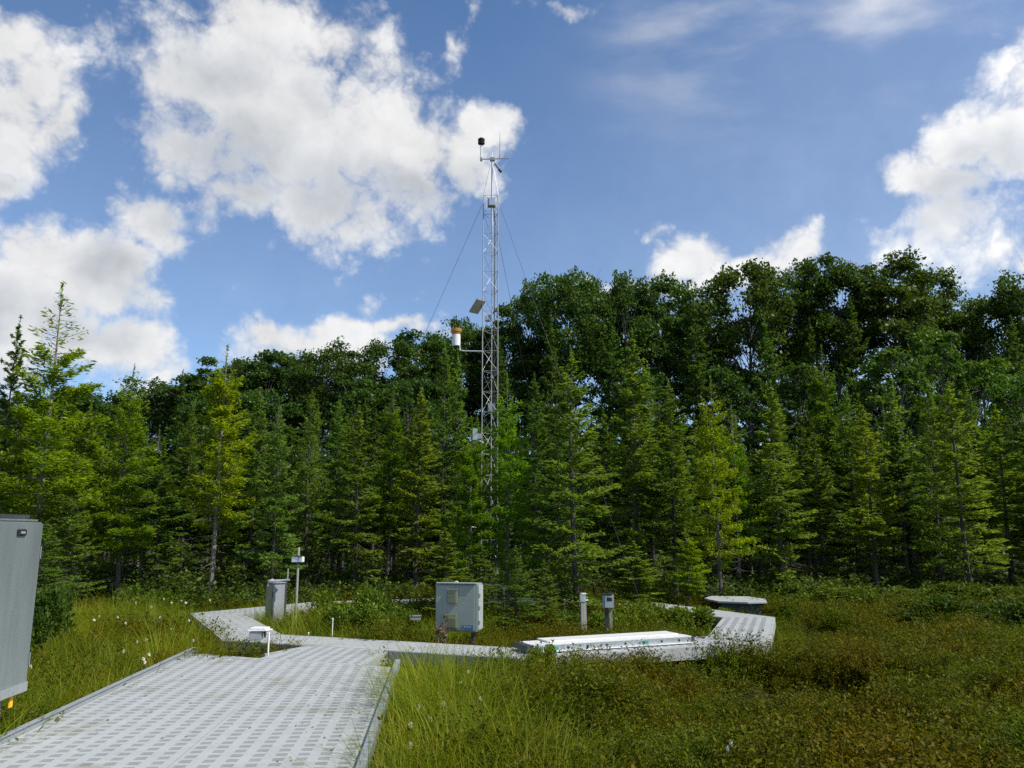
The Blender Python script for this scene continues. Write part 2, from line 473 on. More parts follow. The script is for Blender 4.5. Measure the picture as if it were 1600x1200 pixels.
# ------------------------------------------------------------------ boardwalks
def clip(poly, n, d):
    """keep the part of a convex polygon with n.p >= d"""
    out = []
    for i, p in enumerate(poly):
        q = poly[(i + 1) % len(poly)]
        a, b = n[0] * p[0] + n[1] * p[1] - d, n[0] * q[0] + n[1] * q[1] - d
        if a >= 0: out.append(p)
        if (a >= 0) != (b >= 0):
            t = a / (a - b); out.append((p[0] + (q[0] - p[0]) * t, p[1] + (q[1] - p[1]) * t))
    return out


def urange(poly, v):
    us = []
    for i, p in enumerate(poly):
        q = poly[(i + 1) % len(poly)]
        if (p[1] - v) * (q[1] - v) <= 0 and p[1] != q[1]:
            us.append(p[0] + (q[0] - p[0]) * (v - p[1]) / (q[1] - p[1]))
    return (min(us), max(us)) if us else (0, 0)


def deck_mesh(poly, along, z=0.0, t=.030, pu=.157, pv=.125, su=.082, sv_=.0150, gap=.0255, name='deck_panel'):
    """slotted panel: groups of three short slots in a regular pattern, cut right through the plate"""
    l = math.hypot(*along); e = (along[0] / l, along[1] / l); r = (e[1], -e[0])
    loc = [(p[0] * r[0] + p[1] * r[1], p[0] * e[0] + p[1] * e[1]) for p in poly]
    if sum(a[0] * b[1] - b[0] * a[1] for a, b in zip(loc, loc[1:] + loc[:1])) < 0: loc = loc[::-1]
    mb = MB()
    def w(p, dz=0.0): return (p[0] * r[0] + p[1] * e[0], p[0] * r[1] + p[1] * e[1], z + dz)
    def top(pl):
        if len(pl) > 2: mb.face([w(p) for p in pl])
    v0, v1 = min(p[1] for p in loc), max(p[1] for p in loc)
    u0 = min(p[0] for p in loc)
    cur, rest = v0, loc
    k = 0
    while True:
        a = v0 + .04 + (k // 3) * pv + (k % 3) * gap; b = a + sv_; k += 1
        if b > v1 - .03: break
        top(clip(clip(loc, (0, 1), cur), (0, -1), -a))
        band = clip(clip(loc, (0, 1), a), (0, -1), -b)
        (l0, r0), (l1, r1) = urange(loc, a), urange(loc, b)
        lo, hi = max(l0, l1) + .025, min(r0, r1) - .025
        us = u0 + .03 + pu * math.ceil((lo - u0 - .03) / pu)
        while us + su < hi:
            top(clip(band, (-1, 0), -us))
            c = [(us, a), (us + su, a), (us + su, b), (us, b)]
            for p, q in zip(c, c[1:] + c[:1]): mb.face([w(q), w(p), w(p, -t), w(q, -t)])
            band = clip(band, (1, 0), us + su)
            us += pu
        top(band)
        cur = b
    top(clip(loc, (0, 1), cur))
    for p, q in zip(loc, loc[1:] + loc[:1]): mb.face([w(p), w(p, -t), w(q, -t), w(q)])
    return mb


def edge_bar(p, q, out, h0, h1, th, inset=0.0, gap=.003):
    """a straight bar along p-q, on the side given by the vector out"""
    d = Vector((q[0] - p[0], q[1] - p[1])); l = d.length; d /= l
    n = Vector((d.y, -d.x)); n = n if n.dot(Vector(out)) > 0 else -n
    P = Vector(p) + d * gap + n * (inset + gap); Q = Vector(q) - d * gap + n * (inset + gap)
    return MB().prism([tuple(P), tuple(Q), tuple(Q + n * th), tuple(P + n * th)] if n.dot(Vector((-d.y, d.x))) > 0
                      else [tuple(P), tuple(P + n * th), tuple(Q + n * th), tuple(Q)], h0, h1)


DIR = (-.0865, 1.0)                       # heading of the wide walkway
mainw = thing('boardwalk', 'wide pale slotted boardwalk with raised metal curbs leading into the bog', 'boardwalk')


def along(x0, y):                          # point on a line of the walkway heading, given x where y = 6
    return (x0 + DIR[0] * (y - 6.0), y)


XL, XM, XR = -3.775, -2.335, -1.06
part('deck_panel', deck_mesh([along(XL, 1.2), along(XM - .006, 1.2), along(XM - .001, 10.36), along(XL, 10.97)], DIR), 'deck', mainw)
part('deck_panel', deck_mesh([along(XM + .001, 1.2), along(XR, 1.2), along(XR, 9.86), along(XM + .001, 10.36)], DIR), 'deck', mainw)
part('seam_strip', edge_bar(along(XM - .012, 1.2), along(XM - .012, 10.3), (1, 0), .002, .005, .010), 'deck', mainw)
for x0, o_, ye in ((XL, (-1, 0), 11.2), (XR, (1, 0), 10.15)):
    ys = [1.2, 3.3, 5.6, 7.15, 8.8, ye] if o_[0] > 0 else [1.2, 3.6, 6.0, 8.4, ye]
    for a, b in zip(ys, ys[1:]):
        mb = edge_bar(along(x0, a), along(x0, b), o_, -.10, .043, .018)
        mb2 = edge_bar(along(x0, a), along(x0, b), o_, .030, .046, .060)
        mb3 = edge_bar(along(x0, a), along(x0, b), o_, -.05, .030, .016, .044)
        for m_ in (mb2, mb3):
            k = len(mb.v); mb.v += m_.v; mb.f += [tuple(k + i for i in f) for f in m_.f]
        part('curb', mb, 'curb', mainw)
for y in (2.5, 4.5, 6.5, 8.5, 9.6):
    part('joist', MB().prism([along(XL + .02, y), along(XR - .02, y), along(XR - .02, y + .06), along(XL + .02, y + .06)], -.16, -.034), 'beam', mainw)
    for x0 in (XL + .12, XM, XR - .12):
        p = along(x0, y + .03)
        part('support_post', MB().tube([(p[0], p[1], -.9), (p[0], p[1], -.161)], .03, 8), 'galv', mainw)

# connector from the wide walkway to the ring
conn = thing('connecting_walkway', 'narrower slotted walkway piece joining the wide boardwalk to the ring', 'boardwalk')
CN = [(-3.23, 10.60), (-1.80, 9.95), (-1.70, 11.20), (-2.86, 11.68)]
CNd = (CN[2][0] - CN[1][0], CN[2][1] - CN[1][1])
part('deck_panel', deck_mesh([(-3.19, 10.570), (-1.80, 10.018), (-1.70, 11.262), (-2.86, 11.735)], CNd, z=-.002), 'deck', conn)
part('edge_beam', edge_bar((-1.795, 10.05), CN[2], (1, 0), -.16, -.002, .03), 'beam', conn)
part('edge_beam', edge_bar((CN[0][0], 10.9), CN[3], (-1, 0), -.16, -.002, .03), 'beam', conn)

# octagonal ring walkway
RC = Vector((-.75, 16.4))
OUT = [(-6.31, 16.33), (-4.23, 12.29), (.06, 10.56), (3.73, 12.15), (4.91, 15.59), (3.15, 19.0), (-.8, 20.5), (-4.5, 19.0)]


def inner(i):
    p0, p, p1 = (Vector(OUT[k % 8]) for k in (i - 1, i, i + 1))
    def off(a, b):
        d = (b - a).normalized(); n = Vector((-d.y, d.x)); return a + n * .85, d
    a, d = off(p0, p); b, e = off(p, p1)
    cr = d.x * e.y - d.y * e.x
    t = ((b.x - a.x) * e.y - (b.y - a.y) * e.x) / cr
    return tuple(a + d * t)


INN = [inner(i) for i in range(8)]
ring = thing('ring_walkway', 'pale eight-sided ring walkway circling the tower and trees', 'boardwalk')
for i in range(8):
    j = (i + 1) % 8
    a, b, c, d = OUT[i], OUT[j], INN[j], INN[i]
    dv = Vector((b[0] - a[0], b[1] - a[1])).normalized() * .003
    pl = [(a[0] + dv.x, a[1] + dv.y), (b[0] - dv.x, b[1] - dv.y), (c[0] - dv.x, c[1] - dv.y), (d[0] + dv.x, d[1] + dv.y)]
    zz = 0.0
    part('deck_panel', deck_mesh(pl, (b[0] - a[0], b[1] - a[1]), z=zz), 'deck', ring)
    n = Vector((a[0] + b[0], a[1] + b[1])) / 2 - RC
    part('edge_beam', edge_bar(a, b, n, -.17, -.004, .035), 'beam', ring)
    part('edge_beam', edge_bar(d, c, -n, -.17, -.004, .035), 'beam', ring)
    for t in (.15, .85):
        for p0, p1 in ((a, b), (d, c)):
            p = Vector(p0).lerp(Vector(p1), t) * .97 + RC * .03 if p0 is a else Vector(p0).lerp(Vector(p1), t) * .97 + (RC + (Vector(p0) - RC) * 1.5) * .03
            part('support_post', MB().tube([(p.x, p.y, -.9), (p.x, p.y, -.035)], .028, 8), 'galv', ring)

# far platform by the right side of the ring
plat = thing('platform', 'low pale many-sided platform on a grey base beyond the right walkway', 'platform', (5.0, 18.6, 0))
hexp = [(-.62, .25), (-.50, -.55), (.08, -.82), (.52, -.72), (.72, .05), (.55, .80), (-.30, .95)]
part('platform_top', MB().prism(hexp, .05, .09), 'deck', plat, bevel=.008)
part('platform_base', MB().prism([(x * .80, y * .80) for x, y in hexp], -.75, .047), 'dark_metal', plat)


# ------------------------------------------------------------------ equipment near the boardwalk
def cabinet_near():
    """metal box beside the left curb: its long side runs along the walkway"""
    x, Yf = -3.955, 6.86
    zb = atd(37, 1079, Yf)[1]; zt = atd(63, 816, Yf)[1]
    t = thing('metal_box', 'tall brushed aluminium box on a post beside the left curb', 'equipment box', (x, Yf, 0), math.atan2(-DIR[1], -DIR[0]) + math.pi / 2 + 0.0)
    # local: -y runs back towards the camera along the curb, +x faces the deck
    t.rotation_euler = (0, 0, math.atan2(1.0, -.0865) - math.pi / 2)
    D, Wd = 1.25, .42
    part('box_body', MB().box((-Wd / 2, -D / 2, (zt + zb) / 2), (Wd, D, zt - zb)), 'alu_dull', t, bevel=.012)
    part('bottom_trim', MB().prism([(.003, -D + .01), (.012, -D + .01), (.012, -.012), (.003, -.012)], zb + .002, zb + .075), 'alu', t)
    part('lid', MB().box((-Wd / 2 - .0, -D / 2 - .03, zt + .012), (Wd - .02, D - .10, .018)), 'alu', t, bevel=.004)
    vb = part('vent_bracket', MB().box((-.10, -.36, zt + .040), (.10, .45, .036)), 'dark_metal', t, bevel=.006)
    part('latch', MB().box((.009, -.36, zt - .085), (.014, .13, .05)), 'dark', t, bevel=.004)
    part('latch_plate', MB().box((.018, -.36, zt - .085), (.006, .06, .018)), 'grey_box', t)
    part('hinge', MB().tube([(.006, -.012, zb + .2), (.006, -.012, zb + .3)], .005, 6), 'alu_dull', t)
    part('hinge', MB().tube([(.006, -.012, zt - .3), (.006, -.012, zt - .2)], .005, 6), 'alu_dull', t)
    part('post', MB().box((-.10, -.24, (zb - .9) / 2), (.05, .05, zb + .9)), 'galv', t, bevel=.004)
    part('post', MB().box((-.10, -D + .2, (zb - .9) / 2), (.05, .05, zb + .9)), 'galv', t, bevel=.004)
    part('yellow_tag', MB().box((-.03, -.17, zb - .055), (.012, .055, .085)), 'yellow', t, bevel=.003)
    return t


cabinet_near()


def cabinet_mid():
    Y = 12.45
    xl, zt = atd(681, 911, Y); xr, zb = atd(745, 986, Y)
    W = xr - xl + .03; H_ = zt - zb
    t = thing('electrical_cabinet', 'grey-green square electrical cabinet with two olive vents and blue plate, before the tower', 'cabinet', (xl, Y - .02, 0), R(-13))
    D = .30
    part('cabinet_body', MB().box((W / 2, D / 2, (zt + zb) / 2), (W, D, H_)), 'cabinet', t, bevel=.012)
    dr = part('door', MB().box((W / 2 - .01, -.013, (zt + zb) / 2), (W - .05, .024, H_ - .05)), 'cabinet', t, bevel=.008)
    part('rain_lip', MB().box((W / 2, -.02, zt + .008), (W - .04, .06, .014)), 'cabinet_trim', t, bevel=.003)
    zc = zt - .20
    for k, z in enumerate((zt - .185, zb + .155)):
        v = part('vent_cover', MB().box((W * .43, -.045, z), (.155, .042, .215)), 'vent', t, bevel=.012)
        part('vent_lip', MB().box((W * .43, -.055, z + (.1 if k == 0 else -.1)), (.158, .05, .016)), 'vent' if k == 0 else 'dark_metal', v)
        for q in range(5):
            part('louvre', MB().box((W * .43, -.069, z - .07 + q * .028), (.12, .006, .008), rx=.5), 'vent', v)
    pl = part('name_plate', MB().box((W * .79, -.028, zb + .075), (.165, .006, .052)), 'blue', t)
    mb = MB()
    for q in range(8): mb.box((W * .79 - .056 + q * .0145, -.0325, zb + .075 + random.uniform(-.002, .002)), (.009, .002, .013 + .006 * (q % 3 == 0)))
    part('plate_print', mb, 'pale_print', pl)
    part('side_panel', MB().box((W + .008, D / 2, (zt + zb) / 2), (.014, D - .06, H_ - .06)), 'cabinet_trim', t, bevel=.004)
    for z in (zt - .17, (zt + zb) / 2, zb + .14):
        part('hinge', MB().box((W + .018, .05, z), (.022, .05, .05)), 'galv', t, bevel=.004)
    part('lifting_eye', MB().tube([(W * .45 + .025 * math.cos(a), .1, zt + .003 + .022 * math.sin(a)) for a in np.linspace(0, math.pi, 7)], .008, 6), 'white', t)
    part('leg', MB().box((.10, .09, (zb - .9) / 2), (.10, .10, zb + .9)), 'wood', t, bevel=.004)
    part('leg', MB().box((W - .10, .12, (zb - .9) / 2), (.05, .05, zb + .9)), 'dark_metal', t, bevel=.004)


cabinet_mid()


def cabinet_small():
    Y = 15.6
    x, zb = atd(424, 974, Y); _, zt = atd(424, 912, Y)
    t = thing('instrument_cabinet', 'narrow grey instrument cabinet on a stand inside the left bend of the ring', 'cabinet', (x, Y, 0), R(35))
    H_ = zt - zb
    part('cabinet_body', MB().box((.115, .17, (zb + zt) / 2), (.23, .34, H_)), 'grey_box', t, bevel=.01)
    part('door', MB().box((-.012, .17, (zb + zt) / 2), (.02, .32, H_ - .04)), 'vent', t, bevel=.005)
    part('rain_hood', MB().box((.115, .165, zt + .012), (.25, .37, .02)), 'alu', t, bevel=.004)
    for z in (zb + .2, zt - .2):
        part('hinge', MB().tube([(-.004, -.006, z - .05), (-.004, -.006, z + .05)], .008, 6), 'dark_metal', t)
    part('post', MB().box((.275, .10, (zt + .05 - .9) / 2), (.045, .045, zt + .05 + .9)), 'dark_metal', t, bevel=.004)
    part('post', MB().box((.04, .30, (zb - .9) / 2), (.045, .045, zb + .9)), 'dark_metal', t, bevel=.004)
    part('cross_rail', MB().box((.14, .10, zt + .055), (.42, .035, .03)), 'grey_box', t, bevel=.003)
    part('pipe', MB().tube([(.305, .10, zt + .07), (.305, .10, zt + .27)], .014, 8), 'grey_box', t)
    part('pipe', MB().tube([(-.07, .10, zt - .05), (-.07, .10, zt + .055), (.03, .10, zt + .075)], .012, 6), 'grey_box', t)
    part('cable_box', MB().box((.06, .06, zb - .045), (.12, .10, .08)), 'dark', t, bevel=.006)


cabinet_small()


def sensor_pole():
    Y = 15.4
    x, zt = atd(467, 855, Y); _, zs = atd(467, 874, Y)
    t = thing('sensor_pole', 'slim grey pole with small white twin-faced sensor right of narrow cabinet', 'sensor pole', (x, Y, 0))
    part('pole', MB().tube([(0, 0, -.9), (0, 0, zt)], .022, 10), 'wood_grey', t)
    b = part('sensor_box', MB().box((-.06, -.04, zs), (.115, .09, .10), rz=.35), 'alu', t, bevel=.006)
    part('sensor_face', MB().box((.065, -.035, zs), (.085, .09, .10), rz=-.25), 'white', t, bevel=.006)
    part('sensor_roof', MB().box((0, -.03, zs + .062), (.17, .14, .014), rz=.15), 'dark_metal', t)
    part('clamp', MB().box((0, -.012, zs - .07), (.06, .06, .03)), 'dark_metal', t, bevel=.004)


sensor_pole()


def hooded_sensor():
    x, y = at(421, 1022, .0)
    x -= .02
    t = thing('hooded_sensor', 'white hooded sensor box held on a thin white post beside the connecting walkway', 'sensor', (x, y, 0))
    zt = atd(410, 980, y)[1]
    part('post', MB().tube([(0, 0, -.9), (0, 0, zt - .06)], .012, 8), 'white', t)
    part('sensor_body', MB().box((-.17, .02, zt - .105), (.155, .14, .115), rz=.12), 'grey_box', t, bevel=.01)
    h = MB().prism([(-.265, -.075), (-.02, -.05), (.025, .09), (-.245, .115)], zt - .045, zt - .028)
    h.prism([(-.235, -.05), (-.045, -.035), (-.01, .075), (-.215, .09)], zt - .026, zt)
    part('hood', h, 'white', t, bevel=.005)
    part('arm', MB().tube([(0, 0, zt - .08), (-.10, .02, zt - .07)], .012, 6), 'white', t)
    part('probe', MB().tube([(-.05, -.01, zt - .05), (-.05, -.01, zt - .13)], [.02, .012], 8), 'dark', t)


hooded_sensor()


def post_things():
    Y = 13.75
    x, zt = atd(911, 928, Y)
    t = thing('capped_post', 'grey wooden post with white metal cap inside the ring', 'post', (x, Y, 0), .12)
    part('post_body', MB().box((0, 0, (zt - .13 - .9) / 2), (.095, .075, zt - .13 + .9)), 'wood_grey', t, bevel=.006)
    part('cap', MB().box((-.012, 0, zt - .065), (.10, .10, .124)), 'alu', t, bevel=.008)
    part('cap_lid', MB().prism([(-.03, -.06), (.045, -.06), (.06, .05), (-.04, .05)], zt - .001, zt + .012), 'white', t)
    part('bracket', MB().box((.055, -.02, zt - .10), (.05, .03, .02)), 'white', t, bevel=.003)
    x, zt = atd(949, 929, Y)
    _, zb = atd(949, 950, Y)
    t = thing('meter_post', 'grey meter box with dark display window on a short dark post', 'meter', (x, Y, 0), -.1)
    part('post_body', MB().box((-.02, .06, (zb + .05 - .9) / 2), (.06, .06, zb + .05 + .9)), 'dark_metal', t, bevel=.004)
    part('post_batten', MB().box((.05, .06, (zb - .9) / 2), (.05, .05, zb + .9)), 'wood_grey', t, bevel=.004)
    b = part('meter_box', MB().box((.01, .02, (zt + zb) / 2), (.19, .12, zt - zb)), 'grey_box', t, bevel=.008)
    f = part('box_front', MB().box((.025, -.048, (zt + zb) / 2 - .006), (.135, .018, zt - zb - .03)), 'alu', t, bevel=.004)
    w_ = part('display_window', MB().box((.03, -.060, (zt + zb) / 2 + .035), (.085, .008, .058)), 'dark', f)
    part('sun_visor', MB().box((0, -.02, zt + .012), (.17, .18, .012), rx=-.12), 'dark_metal', t)
    part('visor_stay', MB().tube([(-.07, 0, zt - .02), (.05, -.08, zt + .05)], .008, 6), 'dark_metal', t)


post_things()


def plank_thing():
    C, D = Vector((.06, 10.56)), Vector((3.73, 12.15))
    d = (D - C).normalized(); n = Vector((-d.y, d.x))
    o = C + d * .34 + n * .24
    t = thing('aluminium_plank', 'long white aluminium plank with holed side rail lying on the right front walkway', 'plank', (o.x, o.y, .010), math.atan2(d.y, d.x))
    L_, W_ = 2.50, .44
    part('tread', MB().box((L_ / 2, W_ / 2, .088), (L_, W_, .016)), 'plank', t, bevel=.004)
    sr = part('side_rail', MB().box((L_ / 2, .012, .044), (L_ - .01, .022, .070)), 'alu', t, bevel=.004)
    part('side_rail', MB().box((L_ / 2, W_ - .012, .044), (L_ - .01, .022, .070)), 'alu', t, bevel=.004)
    for k in range(8):
        part('rung_end', MB().tube([(.22 + k * .295, -.004, .046), (.22 + k * .295, .002, .046)], .017, 10), 'dark', sr)
    part('sticker', MB().box((1.72, -.0015, .046), (.10, .003, .045)), 'green', sr)
    part('sticker', MB().box((.31, -.0015, .045), (.12, .003, .04)), 'green', sr)
    part('base_flange', MB().box((L_ / 2, -.02, .006), (L_ - .01, .05, .008)), 'plank', t)
    part('end_frame', MB().box((-.06, W_ / 2, .055), (.06, W_ - .02, .07)), 'dark_metal', t, bevel=.004)
    part('end_frame', MB().box((L_ + .04, W_ / 2, .05), (.05, W_ - .04, .06)), 'dark_metal', t, bevel=.004)
    # a second board slid over the top, a little higher
    o2 = C + d * .62 + n * .40
    t2 = thing('white_board', 'white board stacked on top of the long aluminium plank', 'board', (o2.x, o2.y, .107), math.atan2(d.y, d.x))
    b = part('board_top', MB().box((1.05, .16, .012), (2.10, .33, .022)), 'plank', t2, bevel=.004)
    part('edge_rail', MB().box((1.05, -.012, .012), (2.05, .016, .02)), 'white', t2)


plank_thing()

Y = 14.6
x, z = atd(649, 966, Y)
t = thing('junction_box', 'small pale grey box low among shrubs left of square cabinet', 'box', (x, Y, 0), .1)
part('box_body', MB().box((0, 0, z), (.19, .13, .065)), 'grey_box', t, bevel=.006)
part('lid', MB().box((0, 0, z + .042), (.21, .15, .014)), 'alu', t, bevel=.003)
part('stake', MB().tube([(0, 0, -.9), (0, 0, z - .03)], .018, 8), 'dark_metal', t)
for px, py, Y, lab in ((520, 966, 13.4, 'thin white marker stake left of the square cabinet'),
                       (482, 988, 13.1, 'short white marker stub at the ring edge below the slim pole')):
    x, z = atd(px, py, Y)
    t = thing('marker_stake', lab, 'stake', (x, Y, 0))
    part('stake', MB().tube([(0, 0, -.9), (0, 0, z - .02)], .010, 8), 'white', t)
    part('cap', MB().lathe((0, 0, z - .02), [(.014, 0), (.015, .012), (.009, .022)], 8), 'white', t)
Y = 17.6
x, z = atd(781, 916, Y)
t = thing('vent_pipe', 'white plastic pipe bent over in an elbow beside the tower base', 'pipe', (x, Y, 0))
part('pipe', MB().tube([(-.0, 0, z), (.06, 0, z), (.085, 0, z - .02), (.09, 0, z - .06), (.09, 0, -.9)], .018, 8), 'white', t)
part('flange', MB().tube([(-.012, 0, z), (.004, 0, z)], .026, 10), 'white', t)
for k, (px, py, Y, w_, lab) in enumerate(((640, 905, 20.0, .16, ''),
                                         (822, 940, 17.5, .22, 'grey-white box under the boughs right of the tower'),
                                         (744, 824, 18.4, .0, ''))):
    if not lab: continue
    x, z = atd(px, py, Y)
    t = thing('tag_box', lab, 'box', (x, Y, 0), .2)
    part('box_body', MB().box((0, 0, z), (w_, .12, w_ * .7)), 'cabinet_trim', t, bevel=.006)
    part('stake', MB().tube([(0, 0, -.9), (0, 0, z - w_ * .3)], .018, 6), 'dark_metal', t)


# ------------------------------------------------------------------ weather tower
def tower():
    Y = 19.0
    bx = -.52
    t = thing('weather_tower', 'tall thin galvanised lattice tower with guy wires and weather instruments', 'tower', (bx, Y, 0))
    S = .375
    ang = [R(205), R(325), R(85)]
    rr = S / math.sqrt(3)
    off = [(rr * math.cos(a), rr * math.sin(a)) for a in ang]
    ztop = atd(770, 308, Y)[1]
    zap = atd(770, 262, Y)[1]
    for p in off:
        part('leg', MB().tube([(p[0], p[1], -.6), (p[0], p[1], ztop)], .0125, 8), 'galv', t)
        part('cap_brace', MB().tube([(p[0], p[1], ztop), (p[0] * .22, p[1] * .22, zap)], .008, 6), 'galv', t)
    step = .50
    n = int((ztop + .3) / step)
    base = ztop - n * step
    rm, bmsh = [], []
    for i in range(3):
        a, b = off[i], off[(i + 1) % 3]
        rm.append(MB().tube([(a[0], a[1], 0), (b[0], b[1], 0)], .005, 6).mesh('rung', M['galv']))
        bmsh.append([MB().tube([(a[0], a[1], 0), (b[0], b[1], step)], .0042, 6).mesh('brace', M['galv']),
                     MB().tube([(b[0], b[1], 0), (a[0], a[1], step)], .0042, 6).mesh('brace', M['galv'])])
    for k in range(n + 1):
        for i in range(3):
            link('rung', rm[i], t, (0, 0, base + k * step))
            if k < n: link('brace', bmsh[i][k % 2], t, (0, 0, base + k * step))

    def L(px, py, dy=0.0):                 # local x, z of a place on the tower
        x, z = atd(px, py, Y + dy); return x - bx, z
    zm = L(772, 250)[1]
    part('mast', MB().tube([(0.02, 0, ztop - 1.1), (0.02, 0, zm + .02)], [.030, .030], 10), 'alu', t)
    xl, zl = L(752, 250); xr, zr = L(795, 246)
    ca = part('crossarm', MB().tube([(xl, -.05, zl), (0.02, 0, zm + .03), (xr, .05, zr)], [.016, .018, .012], 8), 'grey_box', t)
    part('hub', MB().box((.02, 0, zm + .02), (.12, .10, .09)), 'grey_box', ca, bevel=.008)
    part('spike', MB().tube([(.02, 0, zm + .06), (.02, 0, zm + .22)], [.008, .003], 6), 'alu', ca)
    _, zs = L(750, 228)
    an = part('sensor_stem', MB().tube([(xl, -.05, zl - .06), (xl, -.05, zs)], .021, 8), 'white', t)
    prof = [(.02, 0), (.035, .015), (.035, .035)]
    z = .035
    for k in range(3): prof += [(.085, z + .004), (.09, z + .03), (.05, z + .034), (.05, z + .05)]; z += .05
    prof += [(.06, z + .004), (.03, z + .012)]
    part('wind_sensor', MB().lathe((xl, -.05, zs - .01), prof, 14), 'dark', an, smooth=False)
    part('clamp', MB().box((xl, -.05, zl), (.06, .06, .08)), 'grey_box', an, bevel=.004)
    xa, za = L(781, 206); _, zb = L(781, 247)
    part('whip_antenna', MB().tube([(xa, .03, zb), (xa, .03, za)], [.008, .004], 6), 'wire', t)
    x1, z1 = L(773, 256); x2, z2 = L(782, 268)
    cm = part('camera_arm', MB().tube([(x1, -.02, z1), (x2, -.02, z2)], .022, 8), 'dark', t)
    part('camera_head', MB().tube([(x2 - .035, -.02, z2 + .05), (x2 + .02, -.02, z2 - .02)], .035, 10), 'dark', cm)
    xb, zb = L(768, 320)
    b = part('upper_box', MB().box((xb, -.13, zb), (.19, .14, .22)), 'grey_box', t, bevel=.008)
    part('box_lid', MB().box((xb + .02, -.205, zb), (.15, .012, .18)), 'alu', b, bevel=.004)
    part('cable', MB().tube([(xb + .05, -.10, zb - .1), (xb + .09, -.06, zb - .5), (xb + .08, -.05, zb - 3.6), (xb + .08, -.05, .2)], .012, 6), 'dark', t)
    # solar panel, tilted, seen from behind
    xs, zs = L(746, 480)
    sp = part('solar_panel', MB().box((xs - .0, -.10, zs), (.40, .26, .022), rz=-.85, ry=-.70), 'solar', t)
    part('panel_back', MB().box((xs + .009, -.11, zs - .017), (.41, .27, .016), rz=-.85, ry=-.70), 'tan', sp, bevel=.003)
    part('panel_bracket', MB().tube([(xs + .08, -.09, zs + .03), (off[0][0], off[0][1], zs - .02)], .012, 6), 'dark_metal', sp)
    xg, zg = L(763, 497)
    part('mid_box', MB().box((xg, .02, zg), (.15, .12, .15)), 'grey_box', t, bevel=.006)
    # rain gauge on a side arm
    xg, zt_ = L(713, 514, -.1); _, zb_ = L(713, 541, -.1); xa, za = L(750, 549)
    rg = part('rain_gauge', MB().lathe((xg, -.1, zb_), [(.09, 0), (.103, .01), (.103, zt_ - zb_ - .15), (.10, zt_ - zb_ - .14)], 20), 'white', t, smooth=False)
    h = zt_ - zb_
    part('funnel', MB().lathe((xg, -.1, zb_), [(.105, h - .139), (.112, h - .13), (.118, h - .085), (.135, h - .08), (.135, h), (.125, h)], 20), 'amber', rg)
    part('gauge_arm', MB().tube([(xg + .085, -.1, zb_ + .02), (xg + .10, -.1, zb_ - .10), (xg + .2, -.1, zb_ - .12), (off[0][0], off[0][1], za - .02)], .018, 8), 'alu', rg)
    part('gauge_plate', MB().box((xg, -.1, zb_ - .012), (.12, .12, .018)), 'dark_metal', rg)
    xg, zg = L(768, 637)
    b = part('lower_box', MB().box((xg, -.02, zg), (.17, .12, .20)), 'grey_box', t, bevel=.006)
    xg, zg = L(744, 680)
    b = part('side_box', MB().box((xg - .02, -.13, zg), (.11, .12, .27)), 'alu', t, bevel=.006)
    part('side_box_mount', MB().box((xg + .08, -.12, zg - .04), (.10, .08, .13)), 'grey_box', b, bevel=.004)
    part('side_arm', MB().tube([(xg + .03, -.12, zg - .13), (xg + .18, -.12, zg - .19)], .014, 6), 'white', b)
    xg, zg = L(742, 823)
    part('boom', MB().tube([(xg - .12, -.1, zg), (off[0][0], off[0][1], zg - .03)], .016, 6), 'white', t)
    # guy wires down to ground anchors
    _, zgw = L(770, 318)
    for k, (ax, ay) in enumerate(((-4.45, .2), (3.45, -1.4), (2.3, 7.0))):
        part('guy_wire', MB().tube([(off[k][0] if k < 2 else off[2][0], off[k][1], zgw), (ax, ay, -.45)], .004, 5), 'wire', t)


tower()


# ------------------------------------------------------------------ trees
def unit(a): return a / np.maximum(np.linalg.norm(a, axis=-1, keepdims=True), 1e-9)


def diamonds(c, a, b):
    """leaf quads: centre c, half-length vector a, half-width vector b"""
    V = np.stack([c - a, c + b + a * .1, c + a, c - b + a * .1], 1).reshape(-1, 3)
    return V, np.arange(len(V)).reshape(-1, 4)


